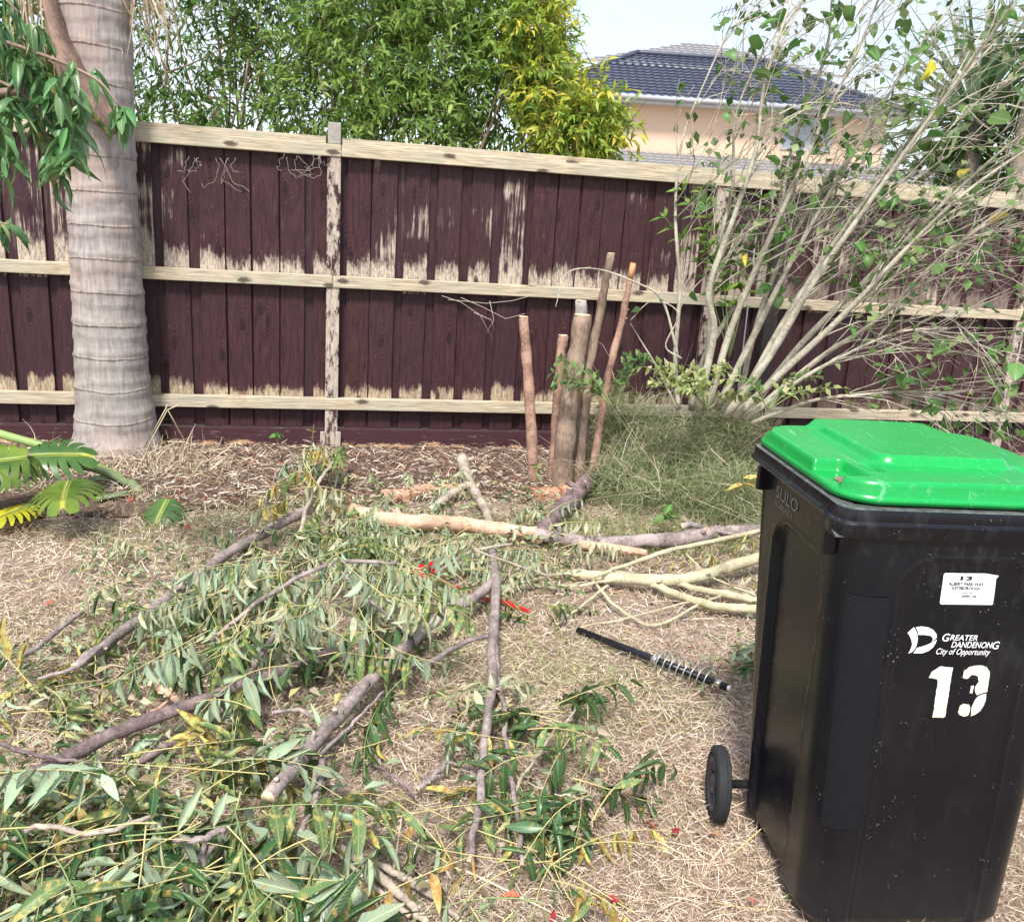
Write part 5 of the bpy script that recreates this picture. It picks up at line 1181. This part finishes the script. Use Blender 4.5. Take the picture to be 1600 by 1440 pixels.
for k, (p, v) in enumerate(twp[:285]):
    d = np.array([random.gauss(0, 1), random.gauss(-.4, .8), random.gauss(-.2, .7)]); n_ = np.array([random.gauss(0, .5), -.5, 1.0])
    mk = 'hiby' if random.random() < .03 else 'hib'; leaf_obj('leaf', random.choice(LM[mk]), shrub, leaf_matrix(p - S0, d, n_, random.uniform(.06, .105)))
n = 1500; idx = np.random.choice(len(twp), n); P = np.array([twp[i][0] for i in idx]) + rdir(n) * .02
V, F, Cc = leaf_cloud(P - S0, rdir(n) + [0, -.2, -.2], rdir(n) * .5 + [0, -.4, .8], rs(n, .035, .07), rs(n, .028, .052), pick([(.10, .19, .05), (.16, .27, .07), (.07, .14, .04), (.24, .30, .12)], n), .1, .1)
o = bpy.data.objects.new('small_leaves', np_mesh('small_leaves', V, F, M_FOL, Cc)); link(o, shrub); o['kind'] = 'stuff'
# ------------------------------------------------------------------ overhanging branch with long leaves, top left
random.seed(23)
pk = thing('peach_tree', D(-260, 700, 2.9) * [1, 1, 0], 'fruit tree branch with long drooping green leaves hanging in at the left edge', 'tree'); K0 = np.array(pk.location)
BK_PK = bark_mat('fruit_tree_bark', (.14, .09, .07), (.30, .21, .17), scale=20, dots=.3)
def pkd(px, py, y=2.75): return D(px, py, y)
LIMB = [[K0, K0 + [0, 0, 1.2], pkd(-160, 160), pkd(-60, 150), pkd(38, 142)], [pkd(-130, 60), pkd(-20, 60), pkd(60, 84), pkd(120, 108), pkd(160, 132), pkd(186, 165)], [pkd(-130, 130), pkd(-30, 120), pkd(40, 150), pkd(80, 195)], [pkd(-120, 200), pkd(-30, 200), pkd(10, 240)], [pkd(-120, 330), pkd(-40, 345), pkd(15, 350)], [pkd(-130, -40), pkd(-20, -20), pkd(30, 20)]]
for i, l_ in enumerate(LIMB):
    m = MB(); tube(m, [p - K0 for p in spline(l_, 22)], lambda u, i=i: ((.035 if i == 0 else .006) * (1 - .75 * u)) + .0012, 8, .1); m.build('limb' if i else 'trunk', BK_PK, pk, True)
CL = [(80, 120, 9), (30, 70, 9), (105, 215, 9), (70, 165, 9), (15, 175, 8), (90, 265, 7), (100, 130, 9), (60, 190, 10), (128, 172, 8), (95, 240, 8), (112, 250, 6), (25, 130, 8), (50, 100, 8), (0, 40, 9), (50, 45, 6), (20, 70, 9), (30, 95, 10), (60, 110, 6), (5, 140, 8), (40, 165, 8), (75, 150, 8), (95, 190, 10), (80, 215, 10), (110, 205, 10), (120, 145, 6), (150, 115, 4), (108, 95, 4), (188, 170, 9), (0, 190, 8), (15, 235, 10), (0, 265, 6), (10, 350, 10), (-20, 30, 9), (10, -10, 9), (15, 15, 6), (-30, 120, 9), (-30, 220, 8)]
for (px, py, n) in CL:
    c = pkd(px, py, 2.75 + random.uniform(-.15, .15)) - K0
    for i in range(n):
        az = random.uniform(0, 6.28); d = Vector((math.cos(az) * .7, math.sin(az) * .7, random.uniform(-1.5, -.1))); nn_ = Vector((math.cos(az) * .6, math.sin(az) * .6 - .3, .9))
        leaf_obj('leaf', random.choice(LM['peach'] if random.random() < .93 else LM['mid']), pk, leaf_matrix(c + np.random.normal(size=3) * .012, d, nn_, random.uniform(.08, .12)))

# ------------------------------------------------------------------ cut sapling stems standing by the fence
random.seed(31)
BK_RED = bark_mat('reddish_sapling_bark', (.22, .12, .09), (.42, .27, .20), (.2, .12, .1), 20, dots=.2)
BK_SPLIT = bark_mat('rough_brown_bark', (.15, .10, .075), (.38, .28, .21), (.1, .07, .06), 12, (2, 2, .5), 1.0, .2)
def stem(label, pts, yd, r0, r1, bark, cut=M_CUT, name='cut_sapling', cat='cut sapling'):
    P3 = [D(a, b, yd) for a, b in pts][::-1]; P3[0][2] = -.02; t = thing(name, P3[0] * [1, 1, 0], label, cat); L0_ = np.array(t.location); s = depth(P3[0]) / FPX
    sp_ = spline(P3, 22); m = MB(); tube(m, [p - L0_ + np.random.normal(size=3) * .0015 for p in sp_], lambda u: (r1 * (1 - u) + r0 * u) * s * (1 + .07 * math.sin(u * 29)), 12, .14); m.build('stem', bark, t, True)
    m = MB(); e = sp_[-1] - L0_; tube(m, [e - [0, 0, .001], e + [0, 0, .003]], r0 * s * .97, 12); m.build('sawn_end', cut, t)
    for k in range(3):
        q = sp_[random.randint(5, 17)] - L0_; m = MB(); d = np.array([random.choice([-1, 1]) * .02, -.01, .012]); tube(m, [q, q + d * 1.3], lambda u: r0 * s * .35 * (1 - .4 * u), 7, .2); m.build('knot', bark, t, True)
    return t
stem('reddish brown cut stem leaning on its own, leftmost of the cut stems', [(818, 495), (826, 600), (838, 722)], 4.95, 7, 9, BK_RED)
stem('thin rough cut stem pressed against the thick trunk on its left side', [(880, 524), (873, 600), (866, 722)], 5.0, 7, 9, BK_RED)
stem('thickest cut trunk with a flat sawn top among the cut stems', [(910, 492), (898, 580), (886, 660), (878, 738)], 4.92, 12.5, 17, BK_SPLIT)
stem('pale timber stake standing just behind the thick cut trunk', [(908, 470), (903, 580), (896, 710)], 5.12, 8.5, 9, M_GREYWOOD, name='timber_stake', cat='stake')
stem('tallest slim cut stem right of the thick trunk', [(955, 396), (937, 490), (918, 590), (908, 725)], 4.95, 5.5, 8, BK_SPLIT)
t = stem('slender cut stem with a peeled orange tip, rightmost of the cut stems', [(989, 412), (972, 500), (948, 600), (925, 712)], 4.9, 4.2, 6.5, BK_RED, M_CUTR)
t_l = np.array(t.location); m = MB(); tube(m, [D(989.5, 411, 4.893) - t_l, D(984, 436, 4.893) - t_l], .0150, 10, .05); m.build('peeled_tip', M_CUTR, t, True)
# pale plastic strap and dead vine on the fence
ws = thing('marker_stake', FP(1180, 400, .10), 'thin white plastic stake standing between the shrub stems near the fence', 'stake'); wl0 = np.array(ws.location)
m = MB(); a = FP(1190, 298, .10) - wl0; b = FP(1178, 400, .10) - wl0; q = b.copy(); q[2] = -wl0[2]
tube(m, [b * 1.0 + (b - a) * 2.2, b, a], .013, 4, flat=.3); m.build('blade', plain('white_plastic', (.75, .75, .76), .4, .4, .04), ws)
dvn = thing('dead_vine', FP(770, 470, .07), 'wispy dead vine hanging from the middle rail near the cut stems', 'vine'); dl = np.array(dvn.location)
for q in ([(690, 462), (720, 472), (750, 492), (770, 530)], [(720, 465), (755, 480), (790, 498), (820, 490)], [(740, 488), (768, 500), (772, 515)], [(765, 470), (772, 500), (760, 520)], [(700, 468), (760, 474), (800, 470), (830, 462)]):
    m = MB(); tube(m, [FP(a, b, .07) - dl for a, b in q], .0017, 4); m.build('tendril', plain('dead_tendril', (.5, .43, .36), .85, .1), dvn, True)
for (px, py) in ((330, 246), (470, 242)):
    dvn = thing('dead_vine', FP(px, py, .06), 'wispy dead vine caught under the top rail, ' + ('nearer the palm' if px < 400 else 'beside the tall post'), 'vine'); dl = np.array(dvn.location)
    for k in range(9):
        a = FP(px + random.uniform(-45, 45), py, .065); m = MB(); e = a + np.array([random.uniform(-.14, .14), 0, random.uniform(-.22, -.05)]); tube(m, [p_ - dl + np.random.normal(size=3) * [.006, .003, .006] for p_ in spline([a, (a + e) / 2 + [random.uniform(-.05, .05), 0, -.02], e + [random.uniform(-.05, .05), 0, .02]], 12)], .0009, 4); m.build('tendril', plain('dead_tendril', (.5, .43, .36), .85, .1), dvn, True)

# ------------------------------------------------------------------ monstera cuttings, left
random.seed(29)
M_MON = {'g': NT('monstera_green', .35, .5), 'y': NT('monstera_yellow', .4, .45), 'd': NT('monstera_dark', .33, .5)}
for k, c1, c2 in (('g', (.03, .085, .012), (.17, .25, .03)), ('y', (.30, .34, .02), (.66, .55, .02)), ('d', (.03, .09, .02), (.08, .17, .035))):
    t = M_MON[k]; x, y, z = t.sep(); cc = t.mix(t.ramp(t.noise(5, None, 5), [(.35, 0), (.62, 1)]), c1, c2); ay = t.math('ABSOLUTE', y); cc = t.mix(t.ramp(ay, [(.004, .8), (.014, 0)]), cc, (.55, .52, .08))
    t.col(cc); t.bump(t.noise(9, None, 3), .3, .01); t.translucent(.15, cc); M_MON[k] = t.m
M_PET = plain('monstera_stalk', (.26, .36, .12), .5, .35, .25, 20); M_PETD = plain('monstera_stalk_dark', (.16, .21, .10), .55, .3, .25, 20)
def monstera_leaf(par, p, az, tilt, roll, L, mat, lobes=8, droop=.5, wf=1.25):
    m = MB()
    def P_(t, w, s):                        # t along the midrib, w = 0..1 outwards
        W_ = .52 * L * (math.sin(math.pi * min(1, (t * .86 + .14))) ** .6); x = L * t + .22 * L * w * w * (.4 + t) - .18 * L * w * (1 - t) * .8
        y = s * W_ * w * wf; return (x, y, -droop * L * (t * t * .5 + w * w * .55) + .06 * L * math.sin(w * 3) )
    for s in (-1, 1):
        for k in range(lobes):
            t0, t1 = k / lobes, (k + 1) / lobes; g = .16 / lobes if k < lobes - 1 else 0
            rows = []
            for w in (0, .18, .36, .55, .75, .92, 1.0):
                gg = g * (0 if w < .3 else min(1, (w - .3) * 3)) * 1.8; tip = .35 * (t1 - t0) * max(0, w - .8) / .2; rows.append([P_(t0 + gg * .5 + tip, w, s), P_((t0 + t1) / 2, w * 1.02, s), P_(t1 - gg * .5 - tip * .4, w, s)])
            V = [q for r_ in rows for q in r_]; F = [(i * 3 + j, i * 3 + j + 1, i * 3 + j + 4, i * 3 + j + 3) for i in range(len(rows) - 1) for j in (0, 1)]; m.add(V, F)
    o_ = m.build('leaf', mat, par, True); Mw = Matrix.Translation(Vector(p)) @ Matrix.Rotation(az, 4, 'Z') @ Matrix.Rotation(-tilt, 4, 'Y') @ Matrix.Rotation(roll, 4, 'X')
    o_.matrix_local = Matrix.Translation(Vector(par.location)).inverted() @ Mw
    v = MB(); tube(v, [(L * u, 0, -droop * L * u * u * .5 + .004) for u in np.linspace(0, 1, 8)], lambda u: .006 * (1 - .7 * u), 5); v.build('midrib', M_PET, o_, True)
    return o_
mon = thing('monstera_cutting', G(215, 765), 'cut monstera with slit yellow green leaves lying by the palm at left', 'plant cutting'); m0 = np.array(mon.location)
for q, r, mt in (([(-60, 655, .34), (0, 678, .32), (60, 695, .28), (120, 718, .2), (165, 735, .12), (190, 748, .08)], 6.5, M_PET), ([(60, 722, .2), (110, 724, .19), (150, 732, .14), (182, 745, .09), (212, 764, .03)], 7, M_PETD), ([(125, 757, .08), (160, 746, .09), (195, 750, .06), (215, 762, .03)], 5, M_PETD), ([(150, 780, .04), (190, 772, .05), (215, 768, .03)], 4.5, M_PETD), ([(205, 755, .06), (215, 765, .04), (222, 772, .02)], 8, M_PETD)):
    P3 = [G(a, b, h) for a, b, h in q]; s = depth(P3[0]) / FPX; m = MB(); tube(m, [p - m0 for p in spline(P3, 18)], r * s, 9, .06); m.build('stalk', mt, mon, True)
monstera_leaf(mon, G(42, 712, .28), R(-105), R(5), R(-15), .27, M_MON['g'], 8, .35); monstera_leaf(mon, G(108, 752, .20), R(-70), R(5), R(8), .26, M_MON['g'], 9, .3)
monstera_leaf(mon, G(50, 790, .09), R(-115), R(0), R(5), .20, M_MON['y'], 8, .2); monstera_leaf(mon, G(42, 715, .30), R(-150), R(0), R(-25), .26, M_MON['g'], 7, .3)
monstera_leaf(mon, G(50, 712, .26), R(20), R(5), R(30), .22, M_MON['d'], 6, .3)
m2 = thing('cut_leaf', G(278, 764), 'single dark green folded leaf with its stalk lying on the mulch edge', 'leaf'); q0 = np.array(m2.location)
m = MB(); tube(m, [G(a, b, h) - q0 for a, b, h in ((232, 782, .07), (250, 772, .08), (278, 762, .03))], .0035, 6); m.build('stalk', M_PETD, m2, True)
monstera_leaf(m2, G(262, 781, .09), R(-95), R(-25), R(0), .17, M_MON['d'], 5, .4)

# ------------------------------------------------------------------ bricks
BRK = NT('terracotta_brick', .9, .15); BRK.col(BRK.mix(BRK.noise(30, None, 6, .7), (.42, .20, .12), (.62, .36, .24))); BRK.bump(BRK.noise(60, None, 4), .5, .004); BRK = BRK.m
for px, py, a, lb in ((660, 768, .3, 'tilted orange brick standing clearest at the mulch edge behind the log'), (702, 765, -.1, 'half buried orange brick just left of the forked limb'), (618, 775, .1, 'half buried brick leftmost in the row at the mulch edge'), (852, 770, .05, 'flat orange brick in front of the thick cut trunk'), (893, 766, -.15, 'half buried brick beside the dark log at the fern')):
    p = G(px, py, .03); t = MB(); t.box(-.075, .075, -.045, .045, -.05, .025); o = t.build('brick', BRK, bevel=.006); o.location = p; o.rotation_euler = (R(random.uniform(-6, 6)), R(random.uniform(-8, 8)), a + .2); tag(o, lb, 'brick', 'bricks edging the garden bed')
p = D(76, 690, 5.25); t = MB(); t.box(-.05, .05, -.04, .04, -.03, .04); o = t.build('stone', plain('cream_stone', (.66, .52, .36), .9, .1, .15, 30, .4), bevel=.012); o.location = p; o.rotation_euler = (.2, .3, .4); tag(o, 'cream broken stone lying left of the palm foot', 'stone')

# ------------------------------------------------------------------ rod with a spring
a, b = G(903, 984, .035), G(1137, 1074, .052); rod = thing('spring_rod', a, 'black metal rod with a silver coil spring round its end lying on the grass', 'rod'); ax = (b - a); Lr = np.linalg.norm(ax); ax /= Lr; sd_ = np.cross(ax, [0, 0, 1]); sd_ /= np.linalg.norm(sd_); up_ = np.cross(sd_, ax)
M_BLKM = plain('black_painted_rod', (.015, .016, .022), .35, .5, .3, 40, metal=.2); M_SIL = plain('galvanised_wire', (.50, .48, .45), .35, .5, .15, 60, metal=.7)
m = MB(); tube(m, [np.zeros(3), ax * Lr], .0125, 12); m.build('shaft', M_BLKM, rod, True)
m = MB(); tube(m, [ax * Lr, ax * (Lr + .008)], .009, 10); m.build('tip', plain('white_tip', (.8, .8, .78), .5), rod, True)
for u0 in (.53, .93): m = MB(); tube(m, [ax * Lr * u0, ax * (Lr * u0 + .018)], .0165, 14); m.build('collar', M_SIL, rod, True)
pts = []
for i in range(9 * 20 + 1):
    u = i / 180; th = u * 9 * 2 * math.pi; rr_c = .040 * min(1, 6 * u + .5, 6 * (1 - u) + .55); pts.append(ax * Lr * (.545 + .385 * u) + (sd_ * math.cos(th) + up_ * math.sin(th)) * rr_c)
m = MB(); tube(m, pts, .0026, 6); m.build('spring', M_SIL, rod, True)

# ------------------------------------------------------------------ red strap
M_RED = plain('red_plastic', (.50, .010, .014), .35, .5, .15, 30)
def ribbon(pts, w, par, off, name):
    m = MB(); V = []; P = spline(pts, 20)
    for i, p in enumerate(P):
        t_ = P[min(i + 1, 19)] - P[max(i - 1, 0)]; t_ /= np.linalg.norm(t_); s = np.cross(t_, [0.2 * math.sin(i), 0, 1]); s /= np.linalg.norm(s); u = np.cross(s, t_)
        for c_, d_ in ((-1, -1), (1, -1), (1, 1), (-1, 1)): V.append(p - off + s * c_ * w / 2 + u * d_ * .0018)
    m.add(V, [(i * 4 + k, i * 4 + (k + 1) % 4, i * 4 + 4 + (k + 1) % 4, i * 4 + 4 + k) for i in range(19) for k in range(4)] + [(3, 2, 1, 0), (76, 77, 78, 79)]); m.build(name, M_RED, par)
rd = thing('red_strap', G(660, 895), 'bright red plastic strap looped under the wilted leaves', 'strap'); r0_ = np.array(rd.location)
ribbon([G(640, 898, .10), G(652, 890, .14), G(662, 884, .15), G(672, 892, .13), G(665, 902, .11), G(650, 902, .12)], .028, rd, r0_, 'loop'); ribbon([G(652, 896, .14), G(672, 901, .13), G(692, 908, .10), G(725, 922, .05), G(765, 938, .03)], .024, rd, r0_, 'band'); ribbon([G(664, 884, .16), G(676, 880, .17), G(680, 892, .14)], .03, rd, r0_, 'buckle')
rd = thing('red_strap', G(800, 945), 'red plastic strap end lying just right of the straight branch', 'strap'); r0_ = np.array(rd.location)
ribbon([G(757, 935, .03), G(785, 938, .035), G(808, 948, .03), G(828, 955, .02)], .026, rd, r0_, 'band')

# ------------------------------------------------------------------ seedlings and weeds
def seedling(px, py, h, label, leaves, cols='hib', lean=(0, 0), size=.06, name='seedling'):
    b = G(px, py); t = thing(name, b, label, 'seedling'); top_ = np.array([lean[0], lean[1], h]); m = MB(); tube(m, spline([np.zeros(3), top_ * .5 + [.01, 0, 0], top_], 8), lambda u: .0025 * (1 - .4 * u), 5); m.build('stem', M_RACH['g'], t, True)
    for i in range(leaves):
        az = i * 2.4 + .4; leaf_obj('leaf', random.choice(LM[cols]), t, leaf_matrix(top_ * random.uniform(.75, 1), (math.cos(az), math.sin(az) * .7 - .2, random.uniform(-.3, .5)), (0, -.5, 1), size * random.uniform(.8, 1.2)))
    return t
seedling(432, 712, .13, 'small seedling with two round leaves in the mulch near the post', 3, size=.055)
seedling(1035, 845, .13, 'seedling with two bright leaves standing in front of the fern', 4, size=.07)
seedling(822, 782, .20, 'slim leafy seedling in front of the cut stems', 5, 'mid', (.05, 0), .07)
seedling(1150, 830, .32, 'wilted yellow seedling hanging beside the black bin rim', 6, 'yellow', (.0, 0), .09)
seedling(1440, 700, .26, 'weed with broad leaves against the dark fence behind the bin', 5, 'hib', (-.03, 0), .09)
seedling(1562, 700, .24, 'thin weed against the dark fence above the right part of the lid', 4, 'mid', (.02, 0), .08)
seedling(480, 712, .20, 'thin dry forked stalk leaning on the fence left of the post', 2, 'yellow', (.04, 0), .04, 'dry_stalk')
